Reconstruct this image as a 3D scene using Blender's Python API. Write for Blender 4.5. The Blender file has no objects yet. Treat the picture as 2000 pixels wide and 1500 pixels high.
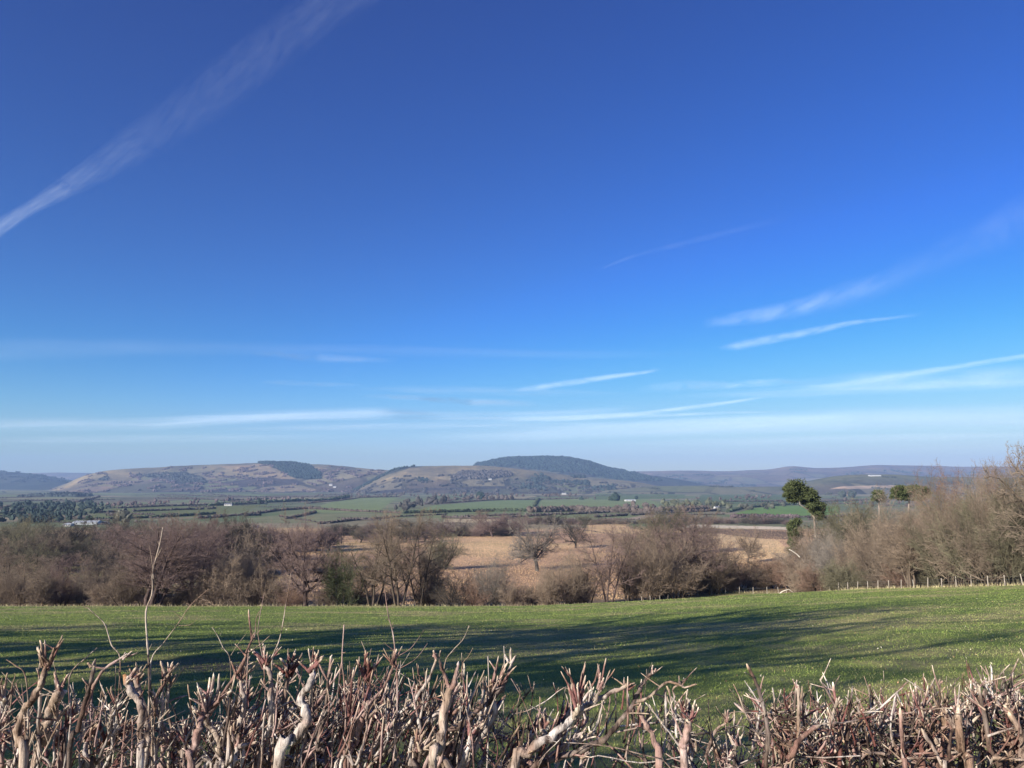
import bpy, math, random
import numpy as np
from mathutils import Vector
R = math.radians
scene = bpy.context.scene
col = scene.collection

# ---------------------------------------------------------------- camera, world, sun, exposure
EYE = 1.6
F = 1511.0                      # focal length in pixels of the 2000 px wide photograph
PITCH = R(7.17)
cam = bpy.data.cameras.new("camera"); camo = bpy.data.objects.new("camera", cam); col.objects.link(camo)
cam.sensor_width = 36; cam.lens = 36 * F / 2000; cam.clip_start = 0.05; cam.clip_end = 300000
camo.location = (0, 0, EYE); camo.rotation_euler = (R(90) + PITCH, 0, 0)
scene.camera = camo

SUN_EL = R(20); SUN_AZ = R(44)   # light travels towards azimuth 44 deg from +X
world = bpy.data.worlds.new("World"); scene.world = world; world.use_nodes = True
wn = world.node_tree; wn.nodes.clear()
sky = wn.nodes.new('ShaderNodeTexSky'); sky.sky_type = 'NISHITA'; sky.sun_disc = False
sky.sun_elevation = SUN_EL
sdir = Vector((-math.cos(SUN_AZ) * math.cos(SUN_EL), -math.sin(SUN_AZ) * math.cos(SUN_EL), math.sin(SUN_EL)))
sky.sun_rotation = math.atan2(sdir.x, sdir.y)
sky.altitude = 300; sky.air_density = 1.0; sky.dust_density = 0.35; sky.ozone_density = 3.0
hs = wn.nodes.new('ShaderNodeHueSaturation'); hs.inputs['Saturation'].default_value = 1.36; hs.inputs['Hue'].default_value = 0.512
bg = wn.nodes.new('ShaderNodeBackground'); bg.inputs['Strength'].default_value = 0.064
wo = wn.nodes.new('ShaderNodeOutputWorld')
KS = 0.064 * 2 ** 0.88            # colour response of the sky: bring to display range, grade, and back
m1 = wn.nodes.new('ShaderNodeMix'); m1.data_type = 'RGBA'; m1.blend_type = 'MULTIPLY'; m1.inputs[0].default_value = 1; m1.inputs[7].default_value = (KS, KS * .98, KS * 1.22, 1)
cv = wn.nodes.new('ShaderNodeRGBCurve')
for ch, pts in ((0, [(0, .014), (.031, .028), (.122, .056), (.2, .115), (.376, .315), (1, 1)]), (1, [(0, 0), (.119, .097), (.305, .295), (.539, .585), (1, 1)]), (2, [(0, 0), (.423, .375), (.70, .74), (.80, .90), (1, 1)])):
    c = cv.mapping.curves[ch]; c.points[0].location = pts[0]; c.points[1].location = pts[-1]
    for p in pts[1:-1]: c.points.new(*p)
cv.mapping.update()
KB = 1 / (0.1 * 2 ** 0.88)
m2 = wn.nodes.new('ShaderNodeMix'); m2.data_type = 'RGBA'; m2.blend_type = 'MULTIPLY'; m2.inputs[0].default_value = 1; m2.inputs[7].default_value = (KB, KB, KB, 1)
bg.inputs['Strength'].default_value = 0.1
wn.links.new(sky.outputs[0], hs.inputs['Color']); wn.links.new(hs.outputs[0], m1.inputs[6]); wn.links.new(m1.outputs[2], cv.inputs['Color']); wn.links.new(cv.outputs[0], m2.inputs[6]); wn.links.new(m2.outputs[2], bg.inputs[0]); wn.links.new(bg.outputs[0], wo.inputs[0])

sl = bpy.data.lights.new("sun", 'SUN'); sl.energy = 5.0; sl.angle = R(0.5); sl.color = (1.0, 0.94, 0.84)
so = bpy.data.objects.new("sun", sl); col.objects.link(so); so.location = (0, 0, 400)
so.rotation_euler = (-sdir).to_track_quat('-Z', 'Y').to_euler()

scene.view_settings.view_transform = 'Standard'; scene.view_settings.look = 'None'
scene.view_settings.exposure = 0.88; scene.view_settings.gamma = 1.0
scene.render.engine = 'CYCLES'
scene.cycles.max_bounces = 6; scene.cycles.volume_bounces = 0; scene.cycles.transparent_max_bounces = 24
scene.cycles.diffuse_bounces = 2

# ---------------------------------------------------------------- helpers
cP, sP = math.cos(PITCH), math.sin(PITCH)
def ray(px, py):
    xc = (px - 1000) / F; yc = (750 - py) / F
    vy = cP - yc * sP; vz = sP + yc * cP
    return xc / vy, vz / vy
def at(px, py, Y):
    dx, dz = ray(px, py); return Vector((dx * Y, Y, EYE + dz * Y))
def proj(X, Y, Z):                      # numpy: world -> photo pixels
    Zc = Z - EYE
    f = Y * cP + Zc * sP; u = -Y * sP + Zc * cP
    return 1000 + F * X / f, 750 - F * u / f

_rs = np.random.RandomState(7)
_tab = _rs.rand(256, 256)
def vnoise(x, y):
    x = np.asarray(x, float); y = np.asarray(y, float)
    xi = np.floor(x).astype(int); yi = np.floor(y).astype(int); fx = x - xi; fy = y - yi
    fx = fx * fx * (3 - 2 * fx); fy = fy * fy * (3 - 2 * fy)
    a = _tab[xi % 256, yi % 256]; b = _tab[(xi + 1) % 256, yi % 256]; c = _tab[xi % 256, (yi + 1) % 256]; d = _tab[(xi + 1) % 256, (yi + 1) % 256]
    return (a * (1 - fx) + b * fx) * (1 - fy) + (c * (1 - fx) + d * fx) * fy
def fbm(x, y, o=4):
    s = 0; a = .5; t = 0
    for i in range(o):
        s = s + a * vnoise(x * 2 ** i + 17 * i, y * 2 ** i + 31 * i); t += a; a *= .5
    return s / t
def sstep(a, b, x):
    t = np.clip((x - a) / (b - a), 0, 1); return t * t * (3 - 2 * t)

def tag(o, label=None, cat=None, group=None, kind=None):
    if label: o['label'] = label
    if cat: o['category'] = cat
    if group: o['group'] = group
    if kind: o['kind'] = kind
    return o
def link(name, me, mats, parent=None, loc=None):
    o = bpy.data.objects.new(name, me); col.objects.link(o)
    if me is not None and mats is not None and not me.materials:
        for m in (mats if isinstance(mats, (list, tuple)) else [mats]): me.materials.append(m)
    if parent: o.parent = parent
    if loc is not None: o.location = loc
    return o
def empty(name, loc=(0, 0, 0), rz=0):
    o = bpy.data.objects.new(name, None); col.objects.link(o); o.location = loc; o.rotation_euler = (0, 0, rz)
    o.empty_display_size = .1
    return o
def mesh_np(name, V, polys, C=None, smooth=True, W=None):
    """V (n,3); polys: list of int arrays (m,k)"""
    me = bpy.data.meshes.new(name)
    V = np.asarray(V, np.float32)
    me.vertices.add(len(V)); me.vertices.foreach_set('co', V.ravel())
    polys = [np.asarray(p) for p in polys if len(p)]
    loops = np.concatenate([p.ravel() for p in polys]).astype(np.int32)
    tot = np.concatenate([np.full(len(p), p.shape[1]) for p in polys]).astype(np.int32)
    st = np.concatenate([[0], np.cumsum(tot)[:-1]]).astype(np.int32)
    me.loops.add(len(loops)); me.loops.foreach_set('vertex_index', loops)
    me.polygons.add(len(tot)); me.polygons.foreach_set('loop_start', st); me.polygons.foreach_set('loop_total', tot)
    me.update(calc_edges=True)
    me.polygons.foreach_set('use_smooth', np.full(len(tot), smooth))
    if C is not None:
        a = me.color_attributes.new('col', 'FLOAT_COLOR', 'POINT')
        C = np.asarray(C, np.float32)
        if C.shape[1] == 3: C = np.hstack([C, np.ones((len(C), 1), np.float32)])
        a.data.foreach_set('color', C.ravel())
    if W is not None:
        a = me.attributes.new('wt', 'FLOAT', 'POINT'); a.data.foreach_set('value', np.asarray(W, np.float32).ravel())
    me.update()
    return me

class Tubes:
    """collects polylines and sweeps them into tapered tubes, batched by (points, sides)"""
    def __init__(s): s.b = {}
    def add(s, pts, rad, sides=5, cols=None, cap=False):
        k = (len(pts), sides, cols is not None, cap)
        s.b.setdefault(k, []).append((pts, rad, cols))
    def build(s, name, rough=0.0, seed=1):
        VV = []; PP = {}; CC = []; off = 0; rs = np.random.RandomState(seed)
        for (n, sd, hc, cap), L in s.b.items():
            P = np.array([[tuple(q) for q in l[0]] for l in L], float); Rr = np.array([l[1] for l in L], float)
            B = len(L)
            T = np.gradient(P, axis=1); T /= (np.linalg.norm(T, axis=2, keepdims=True) + 1e-12)
            Tm = T.mean(axis=1, keepdims=True)
            ref = np.where(np.abs(Tm[..., 2:3]) > .8, np.array([1., .17, 0.]), np.array([0., 0.1, 1.]))
            N1 = np.cross(T, np.broadcast_to(ref, T.shape)); N1 /= (np.linalg.norm(N1, axis=2, keepdims=True) + 1e-12)
            N2 = np.cross(T, N1)
            a = np.arange(sd) * 2 * math.pi / sd
            rr = Rr[..., None, None] * (1 + rough * (rs.rand(B, n, sd, 1) - .5) * 2)
            V = P[:, :, None, :] + rr * (np.cos(a)[None, None, :, None] * N1[:, :, None, :] + np.sin(a)[None, None, :, None] * N2[:, :, None, :])
            VV.append(V.reshape(-1, 3))
            i, j = np.meshgrid(np.arange(n - 1), np.arange(sd), indexing='ij'); j2 = (j + 1) % sd
            q = np.stack([i * sd + j, i * sd + j2, (i + 1) * sd + j2, (i + 1) * sd + j], -1).reshape(-1, 4)
            Q = (q[None] + (np.arange(B) * n * sd)[:, None, None] + off).reshape(-1, 4)
            PP.setdefault(4, []).append(Q)
            if cap:
                c = ((n - 1) * sd + np.arange(sd))[None] + (np.arange(B) * n * sd)[:, None] + off
                PP.setdefault(sd, []).append(c)
            if hc:
                C = np.array([[tuple(c) for c in l[2]] for l in L], float)
                CC.append(np.repeat(C[:, :, None, :], sd, axis=2).reshape(-1, 3))
            else: CC.append(np.ones((B * n * sd, 3)) * .2)
            off += B * n * sd
        return mesh_np(name, np.concatenate(VV), [np.concatenate(p) for p in PP.values()], np.concatenate(CC))

def bm_box(V, Fc, x0, x1, y0, y1, z0, z1):
    o = len(V)
    V += [(x0, y0, z0), (x1, y0, z0), (x1, y1, z0), (x0, y1, z0), (x0, y0, z1), (x1, y0, z1), (x1, y1, z1), (x0, y1, z1)]
    Fc += [[o + a for a in f] for f in ((0, 3, 2, 1), (4, 5, 6, 7), (0, 1, 5, 4), (1, 2, 6, 5), (2, 3, 7, 6), (3, 0, 4, 7))]

# ---------------------------------------------------------------- materials
def newmat(name):
    m = bpy.data.materials.new(name); m.use_nodes = True; nt = m.node_tree; nt.nodes.clear()
    out = nt.nodes.new('ShaderNodeOutputMaterial'); b = nt.nodes.new('ShaderNodeBsdfPrincipled')
    b.inputs['Roughness'].default_value = .9; b.inputs['Specular IOR Level'].default_value = .15
    nt.links.new(b.outputs[0], out.inputs['Surface'])
    return m, nt, b
def N(nt, t, **kw):
    n = nt.nodes.new(t)
    for k, v in kw.items():
        if k in n.inputs.keys() if hasattr(n.inputs, 'keys') else False: n.inputs[k].default_value = v
        else: setattr(n, k, v)
    return n
def noise(nt, scale, detail=4, rough=.6, vec=None, stretch=None, dist=0):
    tc = nt.nodes.new('ShaderNodeTexCoord'); o = tc.outputs['Object']
    if stretch:
        mp = nt.nodes.new('ShaderNodeMapping'); mp.inputs['Scale'].default_value = stretch; nt.links.new(o, mp.inputs[0]); o = mp.outputs[0]
    n = nt.nodes.new('ShaderNodeTexNoise'); n.inputs['Scale'].default_value = scale; n.inputs['Detail'].default_value = detail
    n.inputs['Roughness'].default_value = rough; n.inputs['Distortion'].default_value = dist
    nt.links.new(o, n.inputs['Vector']); return n.outputs['Fac']
def ramp(nt, fac, stops):
    r = nt.nodes.new('ShaderNodeValToRGB'); nt.links.new(fac, r.inputs[0])
    e = r.color_ramp.elements
    while len(e) < len(stops): e.new(.5)
    for i, (p, c) in enumerate(stops):
        e[i].position = p; e[i].color = (*c, 1) if len(c) == 3 else c
    return r.outputs[0]
def mix(nt, a, b, fac, mode='MIX'):
    m = nt.nodes.new('ShaderNodeMix'); m.data_type = 'RGBA'; m.blend_type = mode
    for inp, v in ((m.inputs[0], fac), (m.inputs[6], a), (m.inputs[7], b)):
        if hasattr(v, 'links') or isinstance(v, bpy.types.NodeSocket): nt.links.new(v, inp)
        elif isinstance(v, (int, float)): inp.default_value = v
        else: inp.default_value = (*v, 1)
    return m.outputs[2]
def math_(nt, op, a, b=0.0, clamp=False):
    m = nt.nodes.new('ShaderNodeMath'); m.operation = op; m.use_clamp = clamp
    for i, v in enumerate((a, b)):
        if isinstance(v, bpy.types.NodeSocket): nt.links.new(v, m.inputs[i])
        else: m.inputs[i].default_value = v
    return m.outputs[0]
def bump(nt, b, h, strength, dist):
    n = nt.nodes.new('ShaderNodeBump'); n.inputs['Strength'].default_value = strength; n.inputs['Distance'].default_value = dist
    nt.links.new(h, n.inputs['Height']); nt.links.new(n.outputs[0], b.inputs['Normal'])
def attr(nt, name='col'):
    a = nt.nodes.new('ShaderNodeAttribute'); a.attribute_name = name; return a

# twigs and bark of the bare trees: tone comes from the object's own colour
def tree_mat(name, scale=1.5, lo=.7, hi=1.25):
    m, nt, b = newmat(name)
    oi = nt.nodes.new('ShaderNodeObjectInfo')
    v = ramp(nt, noise(nt, scale, 3), [(.3, (lo, lo, lo)), (.7, (hi, hi, hi))])
    nt.links.new(mix(nt, oi.outputs['Color'], v, 1.0, 'MULTIPLY'), b.inputs['Base Color'])
    return m
M_twig = tree_mat('bare_twigs', .6, .72, 1.25); M_bark = tree_mat('tree_bark', 2.0, .6, 1.2)

def ground_mat():
    m, nt, b = newmat('ground_cover')
    a = attr(nt); w = attr(nt, 'wt')
    # grain of grass and rushes at three real sizes
    n1 = noise(nt, 9.0, 5, .7); n2 = noise(nt, .55, 5, .65); n3 = noise(nt, .035, 4, .6)
    c = mix(nt, a.outputs['Color'], ramp(nt, n1, [(.3, (.62, .64, .6)), (.7, (1.38, 1.34, 1.3))]), 1.0, 'MULTIPLY')
    c = mix(nt, c, ramp(nt, n2, [(.33, (.68, .74, .72)), (.5, (1, 1, 1)), (.68, (1.35, 1.24, 1.2))]), 1.0, 'MULTIPLY')
    c = mix(nt, c, ramp(nt, n3, [(.35, (.85, .88, .85)), (.65, (1.15, 1.12, 1.15))]), 1.0, 'MULTIPLY')
    # farmland: fields of differing crops with dark hedges between them
    tc = nt.nodes.new('ShaderNodeTexCoord'); mp = nt.nodes.new('ShaderNodeMapping'); mp.inputs['Scale'].default_value = (.0042, .0036, 0)
    mp.inputs['Rotation'].default_value = (0, 0, .35)
    nt.links.new(tc.outputs['Object'], mp.inputs[0])
    vo = nt.nodes.new('ShaderNodeTexVoronoi'); vo.voronoi_dimensions = '2D'; vo.inputs['Scale'].default_value = 1; nt.links.new(mp.outputs[0], vo.inputs['Vector'])
    ve = nt.nodes.new('ShaderNodeTexVoronoi'); ve.voronoi_dimensions = '2D'; ve.feature = 'DISTANCE_TO_EDGE'; ve.inputs['Scale'].default_value = 1; nt.links.new(mp.outputs[0], ve.inputs['Vector'])
    sp = nt.nodes.new('ShaderNodeSeparateColor'); nt.links.new(vo.outputs['Color'], sp.inputs[0])
    fc = ramp(nt, sp.outputs[0], [(.0, (.17, .20, .09)), (.2, (.22, .215, .12)), (.4, (.14, .12, .085)), (.55, (.13, .16, .08)), (.7, (.28, .24, .15)), (.88, (.17, .205, .095))])
    nt.nodes[-1].color_ramp.interpolation = 'CONSTANT'
    fc = mix(nt, fc, ramp(nt, noise(nt, .006, 4), [(.35, (.75, .8, .8)), (.65, (1.2, 1.15, 1.15))]), 1.0, 'MULTIPLY')
    edge = math_(nt, 'LESS_THAN', ve.outputs['Distance'], .028)
    fc = mix(nt, fc, (.045, .042, .035), edge)
    c = mix(nt, c, fc, w.outputs['Fac'])
    nt.links.new(c, b.inputs['Base Color'])
    h = math_(nt, 'ADD', n1, math_(nt, 'MULTIPLY', n2, 3.0))
    bump(nt, b, h, .3, .08)
    return m
M_ground = ground_mat()

def simple(name, c, rough=.9, sc=None, v=.25):
    m, nt, b = newmat(name); b.inputs['Roughness'].default_value = rough
    if sc:
        k = ramp(nt, noise(nt, sc, 4), [(.3, tuple(x * (1 - v) for x in c)), (.7, tuple(x * (1 + v) for x in c))]); nt.links.new(k, b.inputs['Base Color'])
    else: b.inputs['Base Color'].default_value = (*c, 1)
    return m
def colmat(name, sc, lo=.7, hi=1.3, bs=0, bd=.002, spec=.15):
    m, nt, b = newmat(name); a = attr(nt); b.inputs['Specular IOR Level'].default_value = spec
    nz = noise(nt, sc, 5, .65)
    nt.links.new(mix(nt, a.outputs['Color'], ramp(nt, nz, [(.3, (lo, lo, lo)), (.7, (hi, hi, hi))]), 1.0, 'MULTIPLY'), b.inputs['Base Color'])
    if bs: bump(nt, b, nz, bs, bd)
    return m
M_blade = colmat('grass_blade', 1.2, .8, 1.2)
M_rush = colmat('dry_rushes', .3, .8, 1.2)
M_needle = colmat('pine_needles', 1.0, .6, 1.4)
M_wood = simple('fence_timber', (.30, .26, .215), .85, 6, .3)
M_wire = simple('fence_wire', (.25, .25, .25), .5)
M_white = simple('white_render', (.5, .49, .46), .8, .4, .06)
M_slate = simple('slate_roof', (.16, .16, .18), .6, .6, .2)
M_sheet = simple('pale_sheet_roof', (.45, .47, .48), .5, .3, .12)
M_glass = simple('dark_window', (.03, .035, .04), .2)
M_stone = simple('stone_wall', (.34, .30, .26), .9, .8, .2)
M_far = colmat('far_woodland', .02, .6, 1.3)

# ---------------------------------------------------------------- terrain
_Yt = np.array([-200, 0, 122, 134, 150, 200, 250, 350, 500, 700, 1100, 1600, 2200, 3000, 4000, 16000.])
_ht = np.array([2.0, 1.62, 18.95, 21.6, 23.0, 25.7, 28.0, 31.5, 34.5, 37.0, 41.5, 46, 50, 52, 53, 60.])
def ground_z(X, Y):
    X = np.asarray(X, float); Y = np.asarray(Y, float)
    hh = 0
    for k in (-.03, -.01, .01, .03): hh = hh + np.interp(Y * (1 + k), _Yt, _ht) / 4
    xr = np.sqrt(np.maximum(X, 0) ** 2 + 16) - 4
    g = 1 - sstep(170, 520, Y)
    hh = hh - .052 * np.minimum(xr, 160) * g * sstep(-5, 25, Y)
    # gentle unevenness, larger further off
    amp = .05 + .5 * sstep(160, 500, Y) + 5.0 * sstep(900, 2600, Y)
    sc = np.where(Y < 160, .12, np.where(Y < 800, .03, .0035))
    micro = .045 * (fbm(X * .45 + 11, Y * 1.1 + 5, 3) - .5) * 2 * (1 - sstep(120, 150, Y)) * sstep(3, 9, Y)
    hh = hh - micro
    n = np.where(Y < 160, fbm(X * .15 + 3, Y * .15, 3), np.where(Y < 800, fbm(X * .022, Y * .022, 3), fbm(X * .0022 + 5, Y * .0022, 3)))
    return EYE - hh + amp * (n - .5) * 2 * sstep(3, 30, np.abs(Y))
gz = lambda x, y: float(ground_z(x, y))

edge_pts = [(-400, 118), (-60, 120), (0, 122), (20, 130), (33, 146), (42, 152), (48, 146), (50, 130), (55, 85), (60, 50), (64, 0), (66, -60)]
def poly_d(X, Y, pts):
    best = np.full(np.shape(X), 1e9)
    for (a, b), (c, d) in zip(pts, pts[1:]):
        vx, vy = c - a, d - b; t = np.clip(((X - a) * vx + (Y - b) * vy) / (vx * vx + vy * vy), 0, 1)
        best = np.minimum(best, np.hypot(X - a - t * vx, Y - b - t * vy))
    return best
def inpoly(x, y, P):
    r = np.zeros(np.shape(x), bool)
    for (x1, y1), (x2, y2) in zip(P, P[1:] + P[:1]):
        c = ((y1 > y) != (y2 > y)) & (x < (x2 - x1) * (y - y1) / ((y2 - y1) + 1e-9) + x1); r ^= c
    return r
meadow_poly = [(-400, -60)] + edge_pts

us = np.concatenate([np.linspace(-1.9, -.78, 40), np.linspace(-.76, .76, 460), np.linspace(.78, 1.9, 40)])
ys = [-60.0]
while ys[-1] < 4: ys.append(ys[-1] + 2.0)
while ys[-1] < 6500: ys.append(ys[-1] + max(.22, ys[-1] * .0085))
ys = np.array(ys)
Y, U = np.meshgrid(ys, us, indexing='ij')
X = U * np.where(Y < 0, 40, np.sqrt(Y * Y + 1600))
Z = ground_z(X, Y)
PX, PY = proj(X, np.maximum(Y, 1), Z)
C = np.zeros(X.shape + (3,)); W = np.zeros(X.shape)
green = np.array([.190, .242, .056]); dry = np.array([.35, .315, .13]); tan = np.array([.36, .24, .145]); gold = np.array([.56, .38, .20]); olive = np.array([.15, .15, .075]); litter = np.array([.20, .14, .085])
n1 = fbm(X * .12, Y * .12, 4)[..., None]; n2 = fbm(X * .6 + 9, Y * .6, 4)[..., None]
mead = green * (1 - n1 * .25) + (dry - green) * np.clip((n1 - .46) * 3.2 + (n2 - .5) * 2.4, 0, .8)
de = poly_d(X, Y, edge_pts)[..., None]
mead = mead + (np.array([.38, .35, .17]) - mead) * (1 - sstep(1.0, 14, de)) * .7
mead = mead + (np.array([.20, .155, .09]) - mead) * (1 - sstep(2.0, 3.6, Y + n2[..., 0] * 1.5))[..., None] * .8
# litter patch by the left shoots
lp = np.exp(-(((X + 7.5) / 2.3) ** 2 + ((Y - 20) / 2.5) ** 2))[..., None]
mead = mead + (litter - mead) * np.clip(lp * 1.3 * (n2 * 2 - .3), 0, .8)
tan = np.array([.39, .245, .155])
rush = tan * (.6 + .8 * fbm(X * .05, Y * .03, 4)[..., None]) + (gold - tan) * np.clip((fbm(X * .012 + 4, Y * .02, 3)[..., None] - .45) * 4, 0, 1) * sstep(240, 330, Y)[..., None]
left = (1 - sstep(-.42, -.30, X / np.maximum(Y, 1)))[..., None]
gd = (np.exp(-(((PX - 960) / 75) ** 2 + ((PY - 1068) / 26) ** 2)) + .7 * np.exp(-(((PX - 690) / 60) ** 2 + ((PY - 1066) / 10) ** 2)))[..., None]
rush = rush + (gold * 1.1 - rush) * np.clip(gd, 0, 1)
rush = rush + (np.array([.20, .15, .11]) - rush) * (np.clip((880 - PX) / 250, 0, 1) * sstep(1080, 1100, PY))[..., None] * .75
rush = rush + (olive * 1.25 - rush) * left * np.clip((fbm(X * .02 + 7, Y * .02, 3)[..., None] - .35) * 3, 0, 1)
inm = inpoly(X, Y, meadow_poly)[..., None]
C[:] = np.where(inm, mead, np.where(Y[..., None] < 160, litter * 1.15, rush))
under = (X > 20) & (Y < 330) & (X / np.maximum(Y, 1) > .30) & (~inm[..., 0])
C[under] = litter * 1.1
fw = sstep(560, 640, Y + 60 * (n1[..., 0] - .5)); 
fv = fbm(X * .010 + 2, Y * .006, 4)[..., None]
C = C * (1 - fw[..., None]) + (np.array([.15, .17, .08]) + (np.array([.26, .22, .14]) - np.array([.15, .17, .08])) * np.clip((fv - .45) * 5, 0, 1)) * fw[..., None]
W = .75 * sstep(900, 1500, Y)
def field(P, c, w=0.0):
    msk = inpoly(PX, PY, P) & (Y > 160)
    C[msk] = c; W[msk] = w
G1 = (.175, .225, .095); G2 = (.195, .235, .10)
field([(595, 1001), (640, 982), (700, 972), (780, 970), (760, 984), (735, 1001)], G2)
field([(785, 1003), (850, 986), (980, 977), (1045, 976), (1035, 1000)], G1)
field([(1042, 1000), (1052, 975), (1150, 973), (1265, 974), (1290, 985), (1280, 1000)], G2)
field([(1420, 1008), (1470, 993), (1520, 988), (1640, 988), (1640, 1008)], (.15, .24, .06))
field([(175, 1007), (230, 992), (360, 988), (520, 986), (470, 1000), (380, 1010), (200, 1014)], (.145, .16, .062))
field([(330, 1016), (470, 1004), (560, 1002), (500, 1020)], (.13, .165, .075))
field([(480, 1012), (590, 1003), (770, 1004), (760, 1020), (480, 1022)], (.20, .20, .105))
field([(640, 1030), (660, 1018), (860, 1008), (860, 1030)], (.23, .20, .12))
field([(865, 1020), (870, 1013), (1000, 1015), (1000, 1021)], (.50, .40, .25))
field([(830, 1004), (1300, 1002), (1300, 1012), (830, 1012)], (.19, .21, .095))
field([(1220, 1014), (1260, 1005), (1360, 1003), (1360, 1016)], (.32, .25, .17))
field([(1140, 1042), (1150, 1023), (1220, 1021), (1240, 1042)], gold)
field([(1340, 1030), (1350, 1024), (1560, 1030), (1560, 1035)], (.62, .52, .38))
field([(1350, 1044), (1340, 1031), (1560, 1038), (1570, 1056)], (.15, .10, .065))
field([(1330, 1060), (1345, 1042), (1400, 1042), (1520, 1056), (1560, 1100), (1380, 1100)], (.56, .40, .22))
field([(1155, 976), (1165, 960), (1250, 955), (1340, 962), (1340, 974)], (.12, .16, .07))
field([(1350, 985), (1370, 966), (1540, 966), (1540, 985)], (.11, .145, .065))
field([(620, 958), (700, 955), (900, 955), (900, 966), (620, 968)], (.12, .13, .085), .35)
nr, nc = X.shape
idx = np.arange(nr * nc).reshape(nr, nc)
Q = np.stack([idx[:-1, :-1], idx[:-1, 1:], idx[1:, 1:], idx[1:, :-1]], -1).reshape(-1, 4)
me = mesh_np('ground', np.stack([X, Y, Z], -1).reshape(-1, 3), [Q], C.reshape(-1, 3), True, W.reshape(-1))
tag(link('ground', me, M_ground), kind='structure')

# --- hills: each a real ridge at its own distance
def hill_mat(name):
    m, nt, b = newmat(name); a = attr(nt); w = attr(nt, 'wt')
    n1 = noise(nt, .0045, 7, .72, stretch=(1, .5, 1)); n2 = noise(nt, .02, 5, .7)
    c = mix(nt, a.outputs['Color'], ramp(nt, n1, [(.32, (.45, .48, .56)), (.5, (1, 1, 1)), (.66, (1.5, 1.3, 1.1))]), 1.0, 'MULTIPLY')
    c = mix(nt, c, ramp(nt, n2, [(.3, (.75, .75, .75)), (.7, (1.25, 1.25, 1.25))]), 1.0, 'MULTIPLY')
    tc = nt.nodes.new('ShaderNodeTexCoord'); mp = nt.nodes.new('ShaderNodeMapping'); mp.inputs['Scale'].default_value = (.0042, .0026, 0); mp.inputs['Rotation'].default_value = (0, 0, .2)
    nt.links.new(tc.outputs['Object'], mp.inputs[0])
    vo = nt.nodes.new('ShaderNodeTexVoronoi'); vo.voronoi_dimensions = '2D'; vo.inputs['Scale'].default_value = 1; nt.links.new(mp.outputs[0], vo.inputs['Vector'])
    ve = nt.nodes.new('ShaderNodeTexVoronoi'); ve.voronoi_dimensions = '2D'; ve.feature = 'DISTANCE_TO_EDGE'; ve.inputs['Scale'].default_value = 1; nt.links.new(mp.outputs[0], ve.inputs['Vector'])
    sp = nt.nodes.new('ShaderNodeSeparateColor'); nt.links.new(vo.outputs['Color'], sp.inputs[0])
    fc = ramp(nt, sp.outputs[0], [(.0, (.14, .155, .08)), (.2, (.085, .068, .062)), (.38, (.20, .17, .11)), (.5, (.07, .075, .055)), (.62, (.16, .14, .10)), (.74, (.08, .065, .06)), (.86, (.24, .215, .14))])
    nt.nodes[-1].color_ramp.interpolation = 'CONSTANT'
    fc = mix(nt, fc, (.025, .026, .026), math_(nt, 'LESS_THAN', ve.outputs['Distance'], .055))
    c = mix(nt, c, fc, w.outputs['Fac'])
    nt.links.new(c, b.inputs['Base Color']); bump(nt, b, n1, .8, 25)
    return m
M_hill = hill_mat('hillside')
hill_fn = {}
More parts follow.
